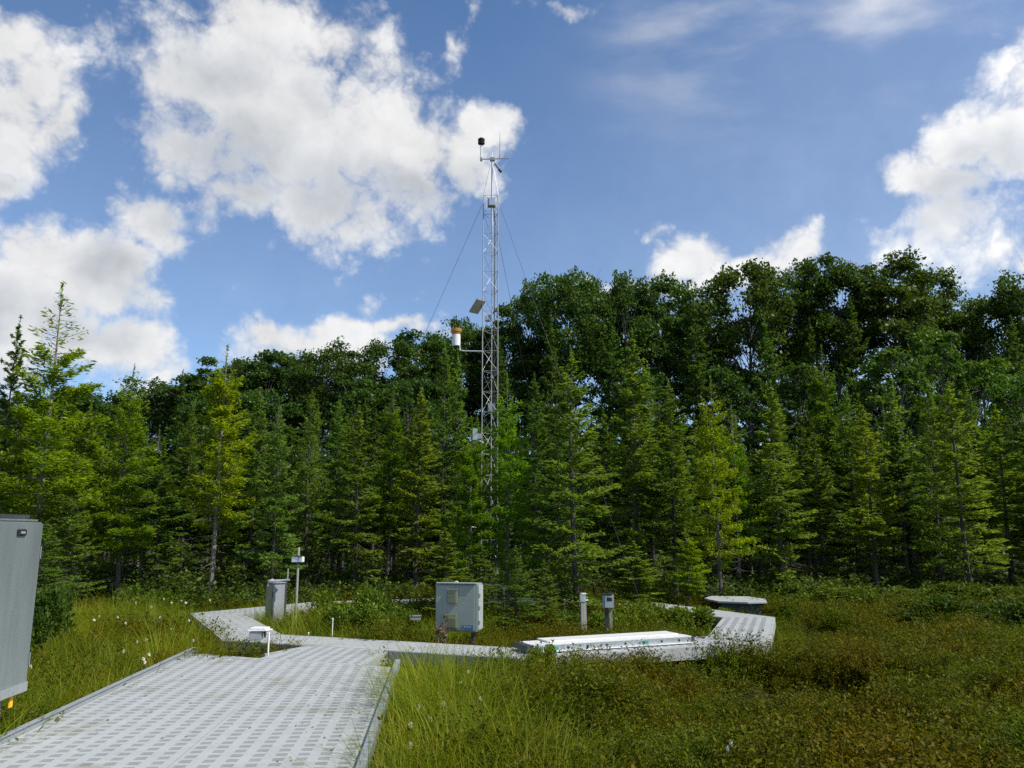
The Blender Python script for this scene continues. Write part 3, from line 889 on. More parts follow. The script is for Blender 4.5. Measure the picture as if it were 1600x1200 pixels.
def conifer(seed, H, RAD, base, nb, nspray, sl, sw, kind, bare=2.0):
    g = np.random.default_rng(seed)
    mb = MB()
    bend = g.normal(0, .012, 2) * H
    def axis(z): return np.stack([bend[0] * np.sin(z / H * 2.5), bend[1] * np.sin(z / H * 2.1), z], -1)
    zs = np.linspace(-.4, H * .985, 11); r0 = .0085 * H + .012
    mb.tube([tuple(p) for p in axis(zs)], [max(.006, r0 * (1 - max(0, z) / H) ** .85) for z in zs], 7)
    u = (np.arange(nb) + g.uniform(-.4, .4, nb)) / nb
    t = np.clip(u, 0, 1) ** (.92 if kind == 'spruce' else .9)
    zb = (base + (1 - base) * t) * H * .985
    az = np.arange(nb) * 2.39996 + g.normal(0, .5, nb)
    if kind == 'spruce':
        prof = (1 - t) ** .72 * np.minimum(1, .55 + t * 2.2) + .035
        el = -.40 + t * .95 + g.normal(0, .2, nb)
    else:
        prof = (1 - t) ** .8 * np.minimum(1, .5 + t * 2.5) + .05
        el = -.08 + t * .5 + g.normal(0, .15, nb)
    L = RAD * prof * g.uniform(.45, 1.25, nb)
    if kind == 'larch': L *= np.where(t > .8, 1.25, 1)
    dirh = np.stack([np.cos(az), np.sin(az), np.zeros(nb)], -1)
    side = np.stack([-np.sin(az), np.cos(az), np.zeros(nb)], -1)
    o = axis(zb)
    def bp(i, s):                             # point on branch i: sags, then the tip lifts
        d = dirh[i] * (L[i] * np.cos(el[i]))[:, None] * s[:, None]
        zz = L[i] * (np.sin(el[i]) * s + (.30 if kind == 'spruce' else .22) * s * s - .12 * s)
        d[:, 2] += zz
        return o[i] + d
    for i in range(nb):
        s = np.array([0, .5, 1.0]); p = bp(np.full(3, i), s)
        rb = .004 + L[i] * .0085
        mb.tube([tuple(q) for q in p], [rb, rb * .7, .002], 3, caps=False)
    # dead lower limbs
    nd = int(40 if kind == 'spruce' else 24)
    for k in range(nd):
        z = g.uniform(.03, base + .12) * H; a = g.uniform(0, 6.28); l = RAD * g.uniform(.2, .75)
        p = axis(np.array([z]))[0]; q = p + np.array([math.cos(a) * l, math.sin(a) * l, -l * g.uniform(0, .35)])
        m_ = (p + q) / 2 + np.array([0, 0, .05 * l])
        mb.tube([tuple(p), tuple(m_), tuple(q)], [.009, .006, .002], 3, caps=False)
        for _ in range(2):
            f = g.uniform(.4, .9); pp = p + (q - p) * f; aa = a + g.choice([-1, 1]) * g.uniform(.4, .9)
            mb.tube([tuple(pp), tuple(pp + np.array([math.cos(aa), math.sin(aa), -.1]) * l * .4)], [.004, .0015], 3, caps=False)
    # needles
    w = L ** (1.35 if kind == 'spruce' else 1.1) * g.uniform(.45, 1.5, nb)
    if kind == 'larch': w = w * np.where(t > .82, .35, 1) * g.uniform(.6, 1.3, nb) * np.where(t > bare, .16, 1)
    i = g.choice(nb, nspray, p=w / w.sum())
    s = g.uniform(.10, 1.0, nspray) ** .75
    wid = L[i] * (.34 if kind == 'spruce' else .30) * np.sqrt(np.clip(s * (1.06 - s) * 4, 0, 1)) * (1.15 - .5 * s)
    # twigs: lateral offsets quantised to twiglets for feathery edges
    lat = g.uniform(-1, 1, nspray)
    ntw = 7
    s2 = np.clip((np.floor(s * ntw) + .5 + g.normal(0, .13, nspray)) / ntw, 0.05, 1.02)
    s_eff = s2 + np.abs(lat) * wid / np.maximum(L[i], .05) * .55
    P = bp(i, np.clip(s_eff, 0, 1.05)) + side[i] * (lat * wid)[:, None]
    if kind == 'spruce':
        P[:, 2] -= np.abs(lat) * wid * .28 + np.abs(g.normal(0, .018, nspray)) * H / 7
        P += g.normal(0, .014, (nspray, 3)) * H / 7
    else:
        P[:, 2] += g.normal(-.03, .045, nspray) * H / 7
        P += g.normal(0, .02, (nspray, 3)) * H / 7
    D = unit(dirh[i] * .75 + side[i] * np.sign(lat)[:, None] * .8 + np.array([0, 0, .12]) + g.normal(0, .38, (nspray, 3)))
    rnd = g.normal(0, .55, (nspray, 3)) + np.array([0, 0, 1.0])
    B = unit(np.cross(D, rnd))
    k = g.uniform(.6, 1.35, (nspray, 1))
    V, Q = diamonds(P, D * sl * .5 * k, B * sw * .5 * k)
    # the leading shoot
    nt_ = 40; zt = g.uniform(.93, 1.02, nt_) * H
    Pt = axis(zt) + g.normal(0, .012, (nt_, 3)) * (H / 7)
    Vt, Qt = diamonds(Pt, unit(g.normal(0, .6, (nt_, 3)) + [0, 0, .6]) * sl * .5, unit(g.normal(0, 1, (nt_, 3))) * sw * .5)
    V2 = np.concatenate([V, Vt]); Q2 = np.concatenate([Q, Qt + len(V)])
    return mb, V2, Q2, H, RAD


def broadleaf(seed, H, RAD, cb, nclump, nleaf, ls):
    """cb: share of the height where the crown begins"""
    g = np.random.default_rng(seed)
    mb = MB()
    lean = g.normal(0, .02, 2) * H
    top = np.array([lean[0], lean[1], H * .82])
    pts = [np.array([lean[0] * f * f, lean[1] * f * f, H * .82 * f]) for f in (0, .25, .5, .75, 1.0)]
    pts[0][2] = -.5
    for p in pts[1:-1]: p[:2] += g.normal(0, .008, 2) * H
    r0 = .0095 * H + .03
    mb.tube([tuple(p) for p in pts], [r0, r0 * .82, r0 * .66, r0 * .45, r0 * .2], 8)
    # clump centres through the crown's volume
    C = []
    for k in range(nclump):
        f = (k + g.uniform(0, 1)) / nclump
        z = H * (cb + (1.0 - cb) * f)
        tt = f
        rad = RAD * (math.sin(min(1, tt * 1.02 + .12) * math.pi * .86) ** .6) * g.uniform(.45, 1.0)
        a = k * 2.39996 + g.normal(0, .6)
        C.append((math.cos(a) * rad + lean[0] * f, math.sin(a) * rad + lean[1] * f, z - g.uniform(0, .06) * H))
    C = np.array(C)
    for c in C:
        f = np.clip((c[2] - H * .12) / (H * .82) - .10, cb * .55, .97)
        p = np.array([np.interp(f, (0, .25, .5, .75, 1.0), [q[j] for q in pts]) for j in range(3)])
        m_ = p * .45 + c * .55; m_[2] -= .06 * np.linalg.norm(c - p)
        rb = r0 * (.32 - .2 * f)
        mb.tube([tuple(p), tuple(m_), tuple(c)], [max(.02, rb), max(.014, rb * .6), .008], 4, caps=False)
        for _ in range(2):
            e = c + g.normal(0, .11, 3) * RAD * 2; mb.tube([tuple(m_ * .4 + c * .6), tuple(e)], [.016, .006], 3, caps=False)
    cr = RAD * g.uniform(.18, .38, nclump)
    w = cr ** 2; i = g.choice(nclump, nleaf, p=w / w.sum())
    d = unit(g.normal(0, 1, (nleaf, 3))); d[:, 2] = d[:, 2] * .8
    rr = g.uniform(.15, 1.0, nleaf) ** .55
    lump = 1 + .35 * np.sin(d[:, 0] * 5 + i) * np.sin(d[:, 1] * 5 + i * 1.7) + .25 * np.sin(d[:, 2] * 7 + i * .6)
    P = C[i] + d * (cr[i] * rr * lump)[:, None] * np.array([1.15, 1.15, .8])
    A = unit(g.normal(0, 1, (nleaf, 3)) + np.array([0, 0, -.3]))
    B = unit(np.cross(A, g.normal(0, .7, (nleaf, 3)) + np.array([0, 0, 1.0])))
    k = g.uniform(.6, 1.3, (nleaf, 1))
    V, Q = diamonds(P, A * ls * .5 * k, B * ls * .36 * k)
    return mb, V, Q, H, RAD


def keep(name, tr, bark, leaf):
    mb, V, Q, H, RAD = tr
    return dict(trunk=mb.mesh('trunk', M[bark]), crown=arr_mesh('crown', V, Q, M[leaf]), H=H, R=RAD, name=name)


PROTO = {
    'spruce': [keep('spruce_tree', conifer(100 + k, 7.0, (1.15, 1.0, 1.3, .95, 1.1, 1.0, 1.2)[k], (.09, .14, .06, .18, .24, .10, .12)[k], 130, 9800, .15, .042, 'spruce'), 'bark_dark', 'spruce') for k in range(7)],
    'larch': [keep('larch_tree', conifer(200 + k, 7.5, (1.35, 1.15, 1.45, 1.25)[k], (.24, .28, .20, .30)[k], 120, 15000, .125, .036, 'larch', .74 if k == 0 else .88), ('bark_pale', 'bark_grey', 'bark_grey', 'bark_pale')[k], 'larch') for k in range(4)],
    'thin': [keep('spruce_tree', conifer(300 + k, 8.0, (1.0, 1.2, .9)[k], (.30, .25, .35)[k], 100, 6500, .20, .058, 'spruce'), 'bark_dark', 'spruce') for k in range(3)],
    'broad': [keep('broadleaf_tree', broadleaf(400 + k, 18.0, (3.3, 2.8, 3.0, 3.5, 2.6)[k], (.60, .50, .68, .64, .50)[k], (50, 50, 40, 46, 44)[k], 17000, .23), 'bark_grey', 'broad') for k in range(5)],
    'aspen': [keep('broadleaf_tree', broadleaf(500 + k, 12.0, (2.2, 1.9, 2.0)[k], (.30, .36, .25)[k], 46, 10500, .19), 'bark_pale', 'broad') for k in range(3)],
    'pine': [keep('pine_tree', conifer(600 + k, 16.0, (2.3, 2.0)[k], (.38, .30)[k], 120, 7000, .36, .11, 'spruce'), 'bark_dark', 'spruce') for k in range(2)],
}
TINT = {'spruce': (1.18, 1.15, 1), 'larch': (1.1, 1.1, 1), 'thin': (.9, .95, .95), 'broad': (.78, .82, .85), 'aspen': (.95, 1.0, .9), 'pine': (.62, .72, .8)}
rng = np.random.default_rng(11)


def plant_tree(kind, x, y, H, Rw, label, group=None, tint=None, var=None, spin=None):
    ps = PROTO[kind]; p = ps[int(rng.integers(len(ps))) if var is None else var % len(ps)]
    z0 = float(ground_z(x, y)) + .03
    o = thing(p['name'], label, 'tree', (x, y, z0), float(rng.uniform(0, 6.28)) if spin is None else spin, group)
    sz = H / p['H']; sx = Rw / p['R']
    o.scale = (sx, sx, sz)
    link('trunk', p['trunk'], o)
    c = link('crown', p['crown'], o)
    b = TINT[kind]; j = rng.uniform(.85, 1.15); tt = tint or (1, 1, 1)
    hue = rng.uniform(.93, 1.08)
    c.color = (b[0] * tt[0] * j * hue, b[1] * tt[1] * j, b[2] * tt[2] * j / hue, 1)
    return o


def tree_px(kind, px, Y, top, hw, label, group=None, tint=None, var=None):
    x, zt = atd(px, top, Y)
    return plant_tree(kind, x, Y, zt - float(ground_z(x, Y)), hw * Y / F * (1.08 if kind in ('spruce', 'larch', 'thin') else 1.12), label, group, tint, var)


YG = (1.25, 1.2, .8)
front = [
    ('larch', 95, 19.0, 452, 100, 'tall larch at far left with bare wispy top against the cloud', (1.02, 1.1, 1.1), 0),
    ('spruce', 36, 19.8, 505, 46, 'dark spruce with slim tip just left of the tall wispy larch', (.7, .8, .8), 1),
    ('spruce', -22, 17.8, 590, 60, 'dark spruce cut by the left edge of the view, behind metal box', (.75, .85, .9), 2),
    ('larch', 148, 22.0, 640, 60, 'lower larch between the tall wispy larch and its right-hand neighbour', (1.02, 1.08, 1), 1),
    ('larch', 216, 22.5, 576, 66, 'larch with thin twiggy tip, second larch top from the left skyline', (1.05, 1.12, 1), 2),
    ('spruce', 262, 24.5, 690, 44, 'shaded spruce between twiggy-tipped larch and yellow-green larch', (.75, .85, .9), 3),
    ('spruce', 300, 26.5, 640, 45, 'dark spruce close behind the yellow-green larch at left', (.65, .75, .8), 0),
    ('larch', 355, 21.5, 548, 66, 'bright yellow-green larch with pale bare trunk behind left walkway bend', (1.3, 1.2, .8), 3),
    ('spruce', 400, 27.0, 612, 40, 'spruce behind the right flank of the pale-trunked larch', None, 1),
    ('spruce', 438, 21.5, 642, 50, 'blue-green spruce rising behind the slim sensor pole', (.95, 1.0, 1.15), 0),
    ('spruce', 492, 24.0, 616, 48, 'spruce with pointed top right of the blue-green spruce behind sensor pole', None, 2),
    ('spruce', 528, 26.0, 622, 40, 'narrow spruce squeezed in the left middle of the stand', (.9, 1, 1), 4),
    ('spruce', 566, 22.5, 640, 50, 'full spruce standing behind the leafy bush inside the ring', (1, 1.05, 1), 1),
    ('larch', 612, 25.0, 606, 46, 'mid-green larch two trees left of the tall dark paired spruces', (.8, .95, .9), 1),
    ('spruce', 655, 23.0, 612, 50, 'olive spruce directly left of the tall dark paired spruces', (1.2, 1.1, .85), 3),
    ('spruce', 690, 25.0, 543, 52, 'tall dark spruce under the rain gauge, left of a matched pair', (.85, .9, .9), 2),
    ('spruce', 718, 25.5, 560, 46, 'tall dark spruce under the rain gauge, right of a matched pair', (.8, .88, .9), 0),
    ('larch', 742, 17.0, 662, 52, 'fresh green larch covering the lower left side of the tower', (.85, 1.0, .9), 1),
    ('larch', 792, 17.4, 592, 60, 'fresh green larch covering the lower right side of the tower', (.8, 1.05, .9), 2),
    ('spruce', 838, 22.5, 590, 48, 'dark spruce between green larch at tower and trunk-showing big spruce', (.7, .82, .85), 4),
    ('spruce', 897, 17.0, 553, 80, 'big spruce inside the ring, its dark trunk behind white-capped post', None, 0),
    ('spruce', 862, 18.8, 690, 55, 'shaded spruce tucked against left flank of big spruce in ring', (.75, .85, .9), 3),
    ('spruce', 985, 21.8, 528, 62, 'tall spruce with long visible trunk right of the big ring spruce', (.95, 1, .95), 1),
    ('spruce', 1012, 25.5, 570, 46, 'spruce peeping between two trunk-showing spruces right of the ring centre', None, 2),
    ('spruce', 1045, 21.5, 600, 62, 'spruce with dark trunk left of the yellow larch near platform', (1.05, 1.05, .9), 4),
    ('larch', 1112, 19.9, 596, 54, 'yellow-green larch with low bright boughs behind the many-sided platform', (1.2, 1.2, .8), 2),
    ('larch', 1142, 26.0, 640, 44, 'mid-green larch just behind right side of the yellow-green platform larch', (.8, 1, .9), 0),
    ('spruce', 1205, 22.0, 604, 54, 'spruce with bare lower trunk standing right of the ring end', (1.1, 1.05, .85), 1),
    ('spruce', 1277, 23.5, 690, 42, 'short spruce between two taller trunk-showing trees at right', None, 3),
    ('larch', 1284, 31.0, 546, 50, 'green larch with conical top behind the short spruce at right', (.62, .8, .9), 3),
    ('spruce', 1322, 27.0, 610, 44, 'dark spruce behind the left flank of olive spruce at right', (.8, .9, .9), 0),
    ('spruce', 1348, 22.6, 640, 54, 'olive spruce with clear straight trunk in right part of stand', (1.3, 1.15, .8), 4),
    ('spruce', 1402, 27.5, 600, 46, 'spruce filling the gap left of the two tall right-hand spruces', None, 1),
    ('spruce', 1438, 23.8, 590, 54, 'left one of two tall close spruces at right', (.95, 1, .95), 2),
    ('spruce', 1484, 21.6, 600, 66, 'spruce with thick dark trunk nearest the heath at right', (1.15, 1.1, .9), 0),
    ('spruce', 1550, 24.0, 640, 54, 'yellowish spruce right of the thick-trunked spruce at right', (1.35, 1.2, .8), 1),
    ('spruce', 1602, 23.5, 615, 56, 'spruce cut by the right edge of the view', None, 3),
    ('spruce', 1512, 27.5, 600, 48, 'spruce behind and between thick-trunked and yellowish spruces at right', (1, 1.05, 1), 2),
    ('spruce', 72, 14.5, 820, 62, 'young blue-green spruce right behind the aluminium box', (.95, 1.05, 1.1), 2),
    ('spruce', 120, 18.5, 760, 50, 'small spruce with low boughs right of the young blue-green spruce', (1, 1, .9), 0),
    ('spruce', 806, 14.0, 858, 44, 'small dense dark spruce right of tower base, near the plank', (.85, .95, .95), 2),
    ('spruce', 848, 14.7, 880, 36, 'smaller spruce between dense dark spruce and white-capped post', (1, 1, .9), 0),
    ('spruce', 752, 16.2, 850, 40, 'low spruce behind the right edge of the square cabinet', (1.1, 1.05, .85), 4),
    ('spruce', 985, 19.0, 850, 46, 'low yellow-green spruce behind the meter box', (1.4, 1.25, .8), 1),
    ('spruce', 690, 15.5, 830, 44, 'low spruce directly behind the square cabinet', (1.0, 1.0, .85), 3),
    ('larch', 1068, 19.2, 830, 34, 'young larch before the trunks left of the platform', (1.2, 1.2, .8), 1),
]
for kind, px, Yt, top, hw, lab, tint, var in front:
    tree_px(kind, px, Yt, top, hw, lab, None, tint, var)

# packed spruces behind the front row: they merge, only left and right of the tower tell them apart
MARKS = [(-40, 'the left edge spruce'), (60, 'the metal box'), (140, 'tall wispy larch'), (216, 'twiggy-tipped larch'), (300, 'the left walkway bend'), (370, 'yellow-green larch'),
         (440, 'the slim sensor pole'), (510, 'the bush inside the ring'), (600, 'the small junction box'), (690, 'the square cabinet'), (770, 'the tower'), (840, 'the plank end'),
         (905, 'the white-capped post'), (950, 'the meter box'), (1045, 'the board'), (1115, 'the platform'), (1190, 'the ring right end'), (1277, 'the short right spruce'),
         (1348, 'olive spruce'), (1438, 'the two close spruces'), (1500, 'thick-trunked spruce'), (1560, 'yellowish spruce'), (1640, 'the right edge spruce')]
placed = [(0, 0)]
nfill = 0
for k in range(3000):
    y = rng.uniform(25.5, 44); x = rng.uniform(-.72 * y - 1, .72 * y + 1)
    if any((x - a) ** 2 + (y - b) ** 2 < (1.05 if y < 31 else 1.3) ** 2 for a, b in placed): continue
    placed.append((x, y)); nfill += 1
    if nfill > 200: break
    px = 800 + x / y * F * .98
    cap = 668 if y < 31 else 640
    top = cap + rng.uniform(-25, 60)
    if px < 520: top += 12
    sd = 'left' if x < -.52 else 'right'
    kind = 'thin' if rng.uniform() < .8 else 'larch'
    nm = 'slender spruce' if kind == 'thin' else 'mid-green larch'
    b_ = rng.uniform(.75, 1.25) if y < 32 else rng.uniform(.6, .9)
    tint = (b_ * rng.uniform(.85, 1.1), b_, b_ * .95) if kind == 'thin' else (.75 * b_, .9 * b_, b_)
    row = 'nearest rank' if y < 30 else 'middle rank' if y < 37 else 'deepest rank'
    wh = min(MARKS, key=lambda m_: abs(m_[0] - px))[1]
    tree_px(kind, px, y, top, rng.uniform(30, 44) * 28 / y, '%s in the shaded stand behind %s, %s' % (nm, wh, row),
            '%s behind %s, %s' % ('spruces' if kind == 'thin' else 'larches', wh, row), tint)

back = [
    (20, 50, 640, 70), (95, 52, 625, 60), (165, 50, 615, 55), (245, 52, 592, 55), (330, 50, 566, 50), (372, 52, 560, 45), (415, 50, 548, 55), (460, 53, 560, 45),
    (508, 50, 540, 52), (560, 52, 556, 45), (605, 50, 530, 55), (655, 53, 518, 50), (700, 51, 522, 45), (742, 54, 500, 50), (790, 51, 488, 52),
    (838, 52, 452, 45), (885, 49, 420, 62), (945, 53, 448, 50), (985, 50, 440, 52), (1040, 51, 440, 55), (1095, 54, 462, 48), (1150, 49, 410, 66),
    (1228, 51, 418, 58), (1300, 50, 413, 60), (1395, 48, 407, 66), (1455, 51, 430, 48), (1500, 53, 478, 42), (1562, 50, 455, 58), (1612, 48, 430, 60)]
blab = ['broadleaf crown low on skyline at the far left edge', 'broadleaf crown glimpsed behind the tall wispy larch', 'broadleaf crown just right of tall wispy larch on the skyline',
        'low broadleaf crown left of the dark skyline spruce', 'broadleaf crown behind the left shoulder of the yellow-green larch', 'broadleaf crown behind tip of the yellow-green larch',
        'broad crown under the low cloud, next right of yellow-green larch', 'dipped crown between two fuller crowns under the low cloud', 'full round crown under middle of the low left cloud',
        'smaller crown in the dip right of the full round crown', 'broadleaf crown under the right end of low left cloud', 'broadleaf crown rising left of the rain gauge',
        'broadleaf crown directly behind the rain gauge', 'broadleaf crown hidden partly behind the tower', 'crown right of the tower, where the skyline steps up',
        'narrow crown on the left slope of the first tall dome', 'first tall dome-shaped tree right of the tower', 'lower crown right of the first tall dome',
        'crown below the small white cloud puff', 'crown beneath the left half of white cloud bank', 'shorter crown in a notch of the right skyline',
        'wide tall crown in front of the white cloud bank', 'tall crown right of widest crown, bare limbs below it', 'tall crown with sky gaps midway along right skyline',
        'tallest flat-topped tree at right with trunk against bright sky', 'crown stepping down right of the flat-topped tree', 'short crown in the gap before the right edge',
        'dark rounded crown near the right edge of the view', 'tall crown cut by the right edge of the view']
for k, (px, Yb, top, hw) in enumerate(back):
    v = k % 5
    if px > 830: v = (0, 2, 3, 0, 3, 2)[k % 6]
    if px == 1395: v = 2
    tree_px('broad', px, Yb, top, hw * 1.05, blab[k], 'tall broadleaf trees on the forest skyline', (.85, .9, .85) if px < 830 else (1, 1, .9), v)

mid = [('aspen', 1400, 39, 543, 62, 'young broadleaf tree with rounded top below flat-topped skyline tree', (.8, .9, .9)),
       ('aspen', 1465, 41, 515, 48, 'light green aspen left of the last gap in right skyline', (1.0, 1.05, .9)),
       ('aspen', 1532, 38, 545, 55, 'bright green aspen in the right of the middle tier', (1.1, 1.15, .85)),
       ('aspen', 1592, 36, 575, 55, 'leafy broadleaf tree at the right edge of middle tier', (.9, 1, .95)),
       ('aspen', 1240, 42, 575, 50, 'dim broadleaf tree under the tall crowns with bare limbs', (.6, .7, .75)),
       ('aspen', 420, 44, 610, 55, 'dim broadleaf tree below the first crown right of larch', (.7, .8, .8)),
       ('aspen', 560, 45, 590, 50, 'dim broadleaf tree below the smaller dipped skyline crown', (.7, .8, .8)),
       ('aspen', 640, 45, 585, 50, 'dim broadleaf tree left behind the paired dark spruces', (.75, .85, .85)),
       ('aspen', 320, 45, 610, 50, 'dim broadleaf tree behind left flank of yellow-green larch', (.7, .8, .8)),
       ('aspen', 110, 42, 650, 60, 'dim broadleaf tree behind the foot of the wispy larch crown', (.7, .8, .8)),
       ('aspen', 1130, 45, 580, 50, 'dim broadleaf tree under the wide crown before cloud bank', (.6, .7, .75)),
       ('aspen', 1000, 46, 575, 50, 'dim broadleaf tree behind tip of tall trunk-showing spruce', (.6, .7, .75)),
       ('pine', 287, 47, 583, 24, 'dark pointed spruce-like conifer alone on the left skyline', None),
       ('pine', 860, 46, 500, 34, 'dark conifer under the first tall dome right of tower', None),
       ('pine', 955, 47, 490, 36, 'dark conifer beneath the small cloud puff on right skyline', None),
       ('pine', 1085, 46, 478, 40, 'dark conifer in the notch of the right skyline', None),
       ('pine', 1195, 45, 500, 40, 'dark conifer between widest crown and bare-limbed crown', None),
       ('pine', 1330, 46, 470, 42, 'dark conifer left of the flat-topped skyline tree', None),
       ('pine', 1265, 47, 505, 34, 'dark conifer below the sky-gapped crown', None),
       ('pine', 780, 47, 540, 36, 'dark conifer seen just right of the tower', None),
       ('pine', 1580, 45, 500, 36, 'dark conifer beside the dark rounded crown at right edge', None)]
for kind, px, Ym, top, hw, lab, tint in mid:
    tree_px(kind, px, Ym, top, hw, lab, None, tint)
# low trees that close the view under the skyline crowns
for k in range(34):
    px = -30 + k * 50 + rng.uniform(-15, 15); y = rng.uniform(55, 62)
    top = (605 if px < 760 else 596) + rng.uniform(-14, 26)
    wh = min(MARKS, key=lambda m_: abs(m_[0] - px))[1]
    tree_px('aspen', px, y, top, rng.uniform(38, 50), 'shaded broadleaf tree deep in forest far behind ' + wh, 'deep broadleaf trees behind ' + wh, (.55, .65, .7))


# ------------------------------------------------------------------ bushes
def bush_mesh(seed, H, RAD, nleaf, ls):
    g = np.random.default_rng(seed)
    mb = MB(); nc = 16; C = []
    for k in range(nc):
        a = g.uniform(0, 6.28); rr = RAD * math.sqrt(g.uniform(0, 1)) * .8
        C.append((math.cos(a) * rr, math.sin(a) * rr, H * g.uniform(.35, .95) * (1 - .35 * rr / RAD)))
        c = C[-1]; mb.tube([(c[0] * .15, c[1] * .15, -.1), (c[0] * .6, c[1] * .6, c[2] * .5), c], [.012, .009, .003], 4, caps=False)
    C = np.array(C); i = g.integers(0, nc, nleaf)
    d = unit(g.normal(0, 1, (nleaf, 3))) * (g.uniform(0, 1, nleaf) ** .5)[:, None] * RAD * .36
    P = C[i] + d; P[:, 2] = np.maximum(P[:, 2], .03)
    A = unit(d + g.normal(0, .15, (nleaf, 3)) + [0, 0, .10]); B = unit(np.cross(A, g.normal(0, .6, (nleaf, 3)) + [0, 0, 1]))
    k = g.uniform(.6, 1.3, (nleaf, 1))
    V, Q = diamonds(P, A * ls * .5 * k, B * ls * .3 * k)
    return mb, V, Q


BUSH = []
for k in range(3):
    mb, V, Q = bush_mesh(700 + k, 1.0, .7, 5200, .07)
    BUSH.append((mb.mesh('stems', M['bark_grey']), arr_mesh('leaves', V, Q, M['bush'])))
bushes = [(560, 14.3, 918, 56, 'tall leafy green bush inside the ring, right of the slim pole', (1.05, 1.1, 1)),
          (520, 15.5, 925, 45, 'yellow-green bush close right of the slim sensor pole', (1.2, 1.15, .8)),
          (612, 14.8, 935, 40, 'darker bush left of the small junction box', (.8, .9, .9)),
          (640, 15.6, 940, 42, 'dark bush behind the small junction box', (.7, .8, .85)),
          (1010, 16.0, 935, 55, 'olive bush behind the plank, right of the meter box', (1.2, 1.1, .8)),
          (1070, 15.8, 940, 50, 'green bush left of the right ring segment', (1.1, 1.1, .9)),
          (1120, 17.3, 948, 40, 'bush in front of the many-sided platform', (1.15, 1.05, .8)),
          (960, 15.0, 950, 40, 'small bush just right of the meter post', (1.2, 1.2, .8)),
          (880, 15.2, 945, 40, 'shaded bush left of white-capped post', (.75, .85, .9)),
          (60, 12.3, 905, 60, 'bushy green shrub right of the aluminium box', (.5, .62, .75)),
          (20, 10.8, 930, 60, 'shrub behind the lower half of the aluminium box', (.5, .62, .75)),
          (845, 10.45, 1000, 26, 'spindly pale shrub growing over left end of the plank', (1.1, 1.2, 1.1)),
          (1330, 19.5, 905, 60, 'low bush at the forest edge under olive spruce', (1, .95, .8)),
          (1530, 19.8, 905, 70, 'broad dark bush at forest edge near right side', (.8, .8, .8)),
          (1420, 20.5, 912, 60, 'low bush between the two tall spruces and the heath', (.9, .9, .8)),
          (1450, 16.6, 930, 70, 'dark spreading bush at the right, left one of four in a band', (.55, .62, .6)),
          (1500, 16.0, 932, 75, 'dark spreading bush at the right, second of four in a band', (.5, .6, .6)),
          (1550, 15.6, 934, 75, 'dark spreading bush at the right, third of four in a band', (.55, .6, .6)),
          (1605, 15.3, 932, 80, 'dark spreading bush at the right edge, last of four in a band', (.5, .58, .6)),
          (585, 15.2, 925, 50, 'rounded green bush just behind tall leafy bush inside the ring', (1.0, 1.05, .9)),
          (230, 20.0, 915, 60, 'low bush at forest edge behind the white flowers', (.8, .9, .9)),
          (1240, 20.3, 912, 55, 'low bush beside bare trunk right of the platform', (.9, .95, .85))]
for px, Yb, top, hw, lab, tint in bushes:
    x, zt = atd(px, top, Yb); z0 = float(ground_z(x, Yb))
    o = thing('bush', lab, 'bush', (x, Yb, z0), float(rng.uniform(0, 6.28)))
    r_ = hw * Yb / F / .7
    o.scale = (r_, r_, max(.3, zt - z0))
    st, lf = BUSH[int(rng.integers(3))]
    link('stems', st, o); c = link('leaves', lf, o); c.color = (*tint, 1)
# rusty plant in front of the square cabinet
x, zt = atd(690, 958, 12.05); z0 = float(ground_z(x, 12.05))
o = thing('red_plant', 'rusty brown leafed plant against lower left of the square cabinet', 'plant', (x, 12.16, z0))
mb, V, Q = bush_mesh(777, 1.0, .16, 150, .06)
part('stems', mb, 'bark_grey', o); link('leaves', arr_mesh('leaves', V * np.array([1, 1, .80]) + [0, 0, .02], Q, M['redleaf']), o)


# ------------------------------------------------------------------ ground cover (uncountable): heath, sedge, undergrowth
def in_poly(x, y, poly):
    c = np.zeros(len(x), bool); n = len(poly)
    for i in range(n):
        x0, y0 = poly[i]; x1, y1 = poly[(i + 1) % n]
        k = ((y0 > y) != (y1 > y)) & (x < (x1 - x0) * (y - y0) / ((y1 - y0) + 1e-12) + x0)
        c ^= k
    return c


def shrink(poly, m_):
    c = np.mean(np.array(poly), 0); out = []
    for p in poly:
        v = np.array(p) - c; l = np.linalg.norm(v); out.append(tuple(c + v * (l + m_) / l))
    return out


MAINP = [along(XL - .12, 0), along(XR + .12, 0), along(XR + .12, 9.95), along(XL - .12, 11.0)]


def on_walk(x, y):
    k = in_poly(x, y, MAINP) | in_poly(x, y, [(-1.85, 9.7), (-1.3, 9.7), (-1.36, 10.35), (-1.7, 10.75)]) | in_poly(x, y, shrink(CN, .04))
    return k | (in_poly(x, y, shrink(OUT, .06)) & ~in_poly(x, y, shrink(INN, -.05)))


def blade_strip(base, az, lean, h, w, n=3):
    """arched tapering blade as a strip of quads"""
    t = np.linspace(0, 1, n + 1)
    r = lean * t ** 1.9 * h; z = h * (t - .28 * lean * t ** 2.2)
    cx, cy = base[0] + np.cos(az) * r, base[1] + np.sin(az) * r
    px_, py_ = -np.sin(az) * w / 2, np.cos(az) * w / 2
    k = 1 - t ** 1.6 * .93
    L_ = np.stack([cx + px_ * k, cy + py_ * k, z], -1); R_ = np.stack([cx - px_ * k, cy - py_ * k, z], -1)
    V = np.empty((2 * (n + 1), 3)); V[0::2] = L_; V[1::2] = R_
    q = np.array([[2 * i, 2 * i + 1, 2 * i + 3, 2 * i + 2] for i in range(n)])
    return V, q


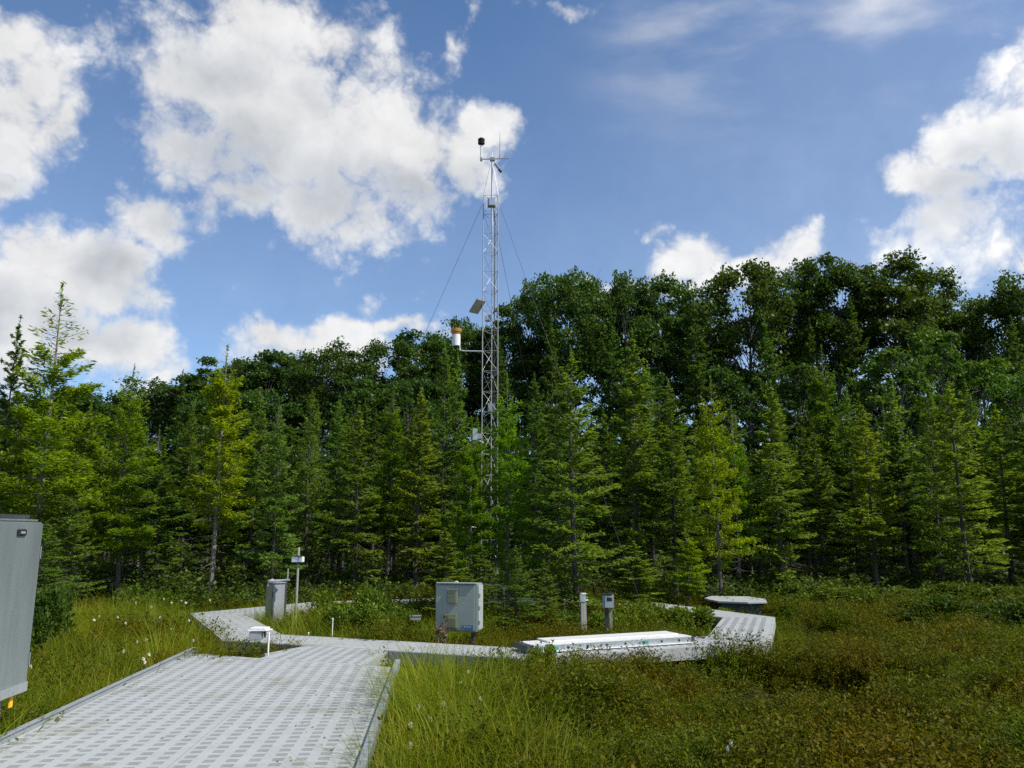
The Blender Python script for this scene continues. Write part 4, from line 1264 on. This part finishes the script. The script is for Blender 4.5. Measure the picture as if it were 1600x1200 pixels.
def sedge_proto(seed, nbl, h, w, lean):
    g = np.random.default_rng(seed); VV, QQ, k = [], [], 0
    for _ in range(nbl):
        b = g.normal(0, .055, 2); V, q = blade_strip(b, g.uniform(0, 6.28), abs(g.normal(lean, .28)), h * g.uniform(.55, 1.15), w * g.uniform(.6, 1.2))
        VV.append(V); QQ.append(q + k); k += len(V)
    return arr_mesh('sedge_tuft', np.concatenate(VV), np.concatenate(QQ), M['sedge'])


def heath_proto(seed, nst, nlf, h, spread, ls, mat='heath'):
    g = np.random.default_rng(seed); P, D, VV, QQ, k = [], [], [], [], 0
    for _ in range(nst):
        a = g.uniform(0, 6.28); ln = g.uniform(.05, .9); hh = h * g.uniform(.55, 1.1)
        b = g.normal(0, spread * .35, 2)
        V, q = blade_strip(b, a, ln * .8, hh, .006, 3); VV.append(V); QQ.append(q + k); k += len(V)
        t = g.uniform(.25, 1.0, nlf) ** .8
        r = ln * .8 * t ** 1.9 * hh; z = hh * (t - .28 * ln * .8 * t ** 2.2)
        p = np.stack([b[0] + math.cos(a) * r, b[1] + math.sin(a) * r, z], -1) + g.normal(0, .012, (nlf, 3))
        P.append(p); az = g.uniform(0, 6.28, nlf)
        D.append(unit(np.stack([np.cos(az), np.sin(az), g.uniform(.0, 1.1, nlf)], -1)))
    P, D = np.concatenate(P), np.concatenate(D)
    B = unit(np.cross(D, g.normal(0, .5, P.shape) + [0, 0, 1.0])); s = g.uniform(.6, 1.25, (len(P), 1))
    V, q = diamonds(P + D * ls * .5 * s, D * ls * .5 * s, B * ls * .22 * s)
    VV.append(V); QQ.append(q + k)
    return arr_mesh('heath_clump', np.concatenate(VV), np.concatenate(QQ), M[mat])


def scatter(name, label_kind, protos, pts, rots, scl, idx):
    coll = bpy.data.collections.new(name + '_sprigs')
    for k, me in enumerate(protos):
        coll.objects.link(bpy.data.objects.new('%s_sprig_%02d' % (name, k), me))
    me = bpy.data.meshes.new(name); me.vertices.add(len(pts)); me.vertices.foreach_set('co', np.asarray(pts, 'f').ravel())
    a = me.attributes.new('turn', 'FLOAT_VECTOR', 'POINT'); a.data.foreach_set('vector', np.asarray(rots, 'f').ravel())
    a = me.attributes.new('size', 'FLOAT_VECTOR', 'POINT'); a.data.foreach_set('vector', np.asarray(scl, 'f').ravel())
    a = me.attributes.new('pick', 'INT', 'POINT'); a.data.foreach_set('value', np.asarray(idx, 'i'))
    o = link(name, me); o['kind'] = 'stuff'
    ng = bpy.data.node_groups.new(name, 'GeometryNodeTree')
    ng.interface.new_socket('Geometry', in_out='INPUT', socket_type='NodeSocketGeometry')
    ng.interface.new_socket('Geometry', in_out='OUTPUT', socket_type='NodeSocketGeometry')
    N, L = ng.nodes.new, ng.links.new
    gi, go = N('NodeGroupInput'), N('NodeGroupOutput')
    ci = N('GeometryNodeCollectionInfo'); ci.inputs['Collection'].default_value = coll
    ci.inputs['Separate Children'].default_value = True; ci.inputs['Reset Children'].default_value = True
    ip = N('GeometryNodeInstanceOnPoints'); ip.inputs['Pick Instance'].default_value = True
    def attr(nm, ty):
        n = N('GeometryNodeInputNamedAttribute'); n.data_type = ty; n.inputs['Name'].default_value = nm; return n.outputs['Attribute']
    e2r = N('FunctionNodeEulerToRotation'); L(attr('turn', 'FLOAT_VECTOR'), e2r.inputs[0])
    L(gi.outputs[0], ip.inputs['Points']); L(ci.outputs[0], ip.inputs['Instance'])
    L(attr('pick', 'INT'), ip.inputs['Instance Index']); L(e2r.outputs[0], ip.inputs['Rotation']); L(attr('size', 'FLOAT_VECTOR'), ip.inputs['Scale'])
    L(ip.outputs[0], go.inputs[0])
    o.modifiers.new('scatter', 'NODES').node_group = ng
    return o


def spread(n, y0, y1, power, margin=2.0):
    """points over the visible wedge, denser near the camera"""
    y = y0 + (y1 - y0) * rng.uniform(0, 1, n) ** power
    x = rng.uniform(-1, 1, n) * (.72 * y + margin)
    return x, y


def low_front(x, y):
    """plants stay short on the near side of the black hollows"""
    k = np.exp(-(((x - 3.35) / 1.1) ** 2 + ((y - 9.2) / .8) ** 2) ** 2) + np.exp(-(((x - 4.35) / .8) ** 2 + ((y - 8.9) / .8) ** 2) ** 2)
    return 1 - .62 * np.clip(k, 0, 1)


def sedge_share(x, y):
    """where grass-like sedge outweighs heath shrubs"""
    s = .06 - np.clip(x - .6, 0, 1) * .055 + (vnoise(x, y, 1.3, 7) - .5) * np.where(x > .6, .10, .3)
    s = np.where(x < -3.7, .86 - np.clip((9 - y) / 6, 0, .45) + (vnoise(x, y, 1.0, 9) - .5) * .5, s)   # left of the walkway
    edge = x - (XR + DIR[0] * (y - 6))
    s = np.where((edge > 0) & (y < 10.8), np.maximum(s, 1.25 - edge * .62 + (vnoise(x, y, .7, 8) - .5) * .9), s)   # beside the right curb
    s = np.maximum(s, np.exp(-((x - 2.0) / .9) ** 2 - ((y - 9.6) / .5) ** 2) * .9)
    s = np.where((x > -3.6) & (x < 3.6) & (y > 11.5) & (y < 19), np.maximum(s, .35), s)
    return np.clip(s, 0, 1)


# heath shrubs
x, y = spread(30000, 3.6, 23.5, .95)
k = ~on_walk(x, y) & (rng.uniform(0, 1, len(x)) > sedge_share(x, y)) & (rng.uniform(0, 1, len(x)) > pit_mask(x, y) * .93)
x, y = x[k], y[k]
hs = (.60 + .60 * vnoise(x, y, .9, 21) + .60 * vnoise(x, y, .38, 22)) * rng.uniform(.75, 1.25, len(x))
hs = np.where((np.hypot(x - RC.x, y - RC.y) < 4.8), hs * np.interp(y, (11.5, 15.5, 18.5), (.78, .95, 1.3)), hs)
hs = hs * np.interp(y, (17, 20), (1, .85)) * np.where((x > 2.8) & (x < 6.2) & (y > 13) & (y < 18), .72, 1)
hs *= np.where((y > 9.6) & (y < 12.4) & (x > -1.6) & (x < 2.6), .86, 1)
hs *= low_front(x, y) * np.where((x > 2.3) & (x < 3.45) & (y > 10.6) & (y < 12.2), 1.1, 1)
sc = np.stack([hs * 1.05, hs * 1.05, hs], -1)
rt = np.stack([rng.normal(0, .14, len(x)), rng.normal(0, .14, len(x)), rng.uniform(0, 6.28, len(x))], -1)
scatter('heath_shrubs', '', [heath_proto(800 + i, 14, 30, (.36, .42, .32, .40, .46)[i], .16, .027) for i in range(5)],
        np.stack([x, y, ground_z(x, y) - .02], -1), rt, sc, rng.integers(0, 5, len(x)))
# sedge
x, y = spread(30000, 3.6, 23.5, .95)
k = ~on_walk(x, y) & (rng.uniform(0, 1, len(x)) < sedge_share(x, y) * np.interp(y, (17, 20), (1, .35)) + .03) & (rng.uniform(0, 1, len(x)) > pit_mask(x, y))
x, y = x[k], y[k]
hs = (.68 + .7 * vnoise(x, y, .8, 31)) * rng.uniform(.75, 1.25, len(x))
hs *= np.where((y > 9.4) & (y < 12.4) & (x > -2.6) & (x < 2.6), .78, 1)
hs *= low_front(x, y) * np.interp(y, (15, 20), (1, .55)) * np.interp(x, (-.3, .8), (1, .68))
sc = np.stack([hs, hs, hs], -1)
rt = np.stack([rng.normal(0, .12, len(x)), rng.normal(0, .12, len(x)), rng.uniform(0, 6.28, len(x))], -1)
scatter('sedge_grass', '', [sedge_proto(850 + i, 26, (.55, .62, .48, .7)[i], .0085, (.55, .75, .45, .9)[i]) for i in range(4)],
        np.stack([x, y, ground_z(x, y) - .02], -1), rt, sc, rng.integers(0, 4, len(x)))
# leafy undergrowth on the forest floor
x, y = spread(12000, 19.5, 80, .9, 3)
k = (vnoise(x, y, 2.0, 41) > .32) & ~on_walk(x, y)
x, y = x[k], y[k]
hs = rng.uniform(.9, 2.0, len(x)) * (.6 + .7 * vnoise(x, y, 2.5, 43)) * np.interp(y, (20, 45, 60), (1, 1.2, 3.0))
rt = np.stack([rng.normal(0, .14, len(x)), rng.normal(0, .14, len(x)), rng.uniform(0, 6.28, len(x))], -1)
scatter('undergrowth', '', [heath_proto(870 + i, 12, 22, .55, .3, .075, 'under') for i in range(3)],
        np.stack([x, y, ground_z(x, y) - .02], -1), rt, np.stack([hs, hs, hs * .8], -1), rng.integers(0, 3, len(x)))

# ------------------------------------------------------------------ white cottongrass heads
head = MB()
g = np.random.default_rng(5)
for _ in range(34):
    d = g.normal(0, 1, 3); d /= np.linalg.norm(d); d[2] = d[2] * .8
    head.tube([(0, 0, 0), tuple(d * .022), tuple(d * .036)], [.007, .011, .003], 4)
HEADM = head.mesh('head', M['seed'])
STEMM = MB().tube([(0, 0, -.55), (.012, .004, -.25), (0, 0, -.005)], [.004, .0035, .003], 4).mesh('stem', M['sedge'])
spots = [(256, 936), (268, 942), (284, 939), (256, 917), (277, 925), (212, 942), (236, 948), (147, 969), (184, 965), (196, 974), (228, 1000), (214, 1003), (233, 1023), (224, 1030),
         (226, 1035), (48, 1042), (302, 1001), (193, 1018), (290, 942), (295, 970), (328, 938), (250, 965), (268, 983), (155, 964),
         (697, 1086), (654, 1105), (692, 1100), (750, 1092), (641, 1133), (672, 1124), (731, 1050), (687, 1052), (1142, 1162), (1137, 1170), (1265, 917), (640, 1165), (720, 1068)]
for px, py in spots:
    left = px < 560
    zc = .10 if left else .06
    x, y = at(px, py, zc)
    if left: spot = 'at the left forest edge' if py < 946 else 'just right of the aluminium box' if px < 165 else 'close to the left curb' if py > 999 else 'in sedge left of the ring bend'
    else: spot = 'at forest edge beyond the platform' if py < 930 else 'in heath at the bottom of the view' if py > 1130 and px > 800 else 'hard by the right curb' if px < 680 else 'in sedge short of the ring front'
    gr = 'cottongrass heads ' + spot
    o = thing('cottongrass', 'small white cottongrass head nodding above bog plants ' + spot, 'flower', (x, y, zc), float(rng.uniform(0, 6)), gr)
    s = rng.uniform(.38, .66) * (1.0 if y < 14 else 1.4)
    o.scale = (s, s, s if s > .9 else .9)
    link('head', HEADM, o); link('stem', STEMM, o)

# fallen leaves and grit on the wide deck
mbl = MB()
for k in range(70):
    y = random.uniform(5.2, 10); x0 = random.uniform(XL + .1, XR - .08) if k % 3 else random.uniform(XR - .6, XR - .05)
    p = along(x0, y); a = random.uniform(0, 6.28); s = random.uniform(.008, .024)
    c, d = math.cos(a) * s, math.sin(a) * s
    mbl.face([(p[0] - c, p[1] - d, .006), (p[0] + d * .5, p[1] - c * .5, .009), (p[0] + c, p[1] + d, .006), (p[0] - d * .5, p[1] + c * .5, .008)])
o = link('leaf_litter', mbl.mesh('leaf_litter', M['redleaf'])); o['kind'] = 'stuff'
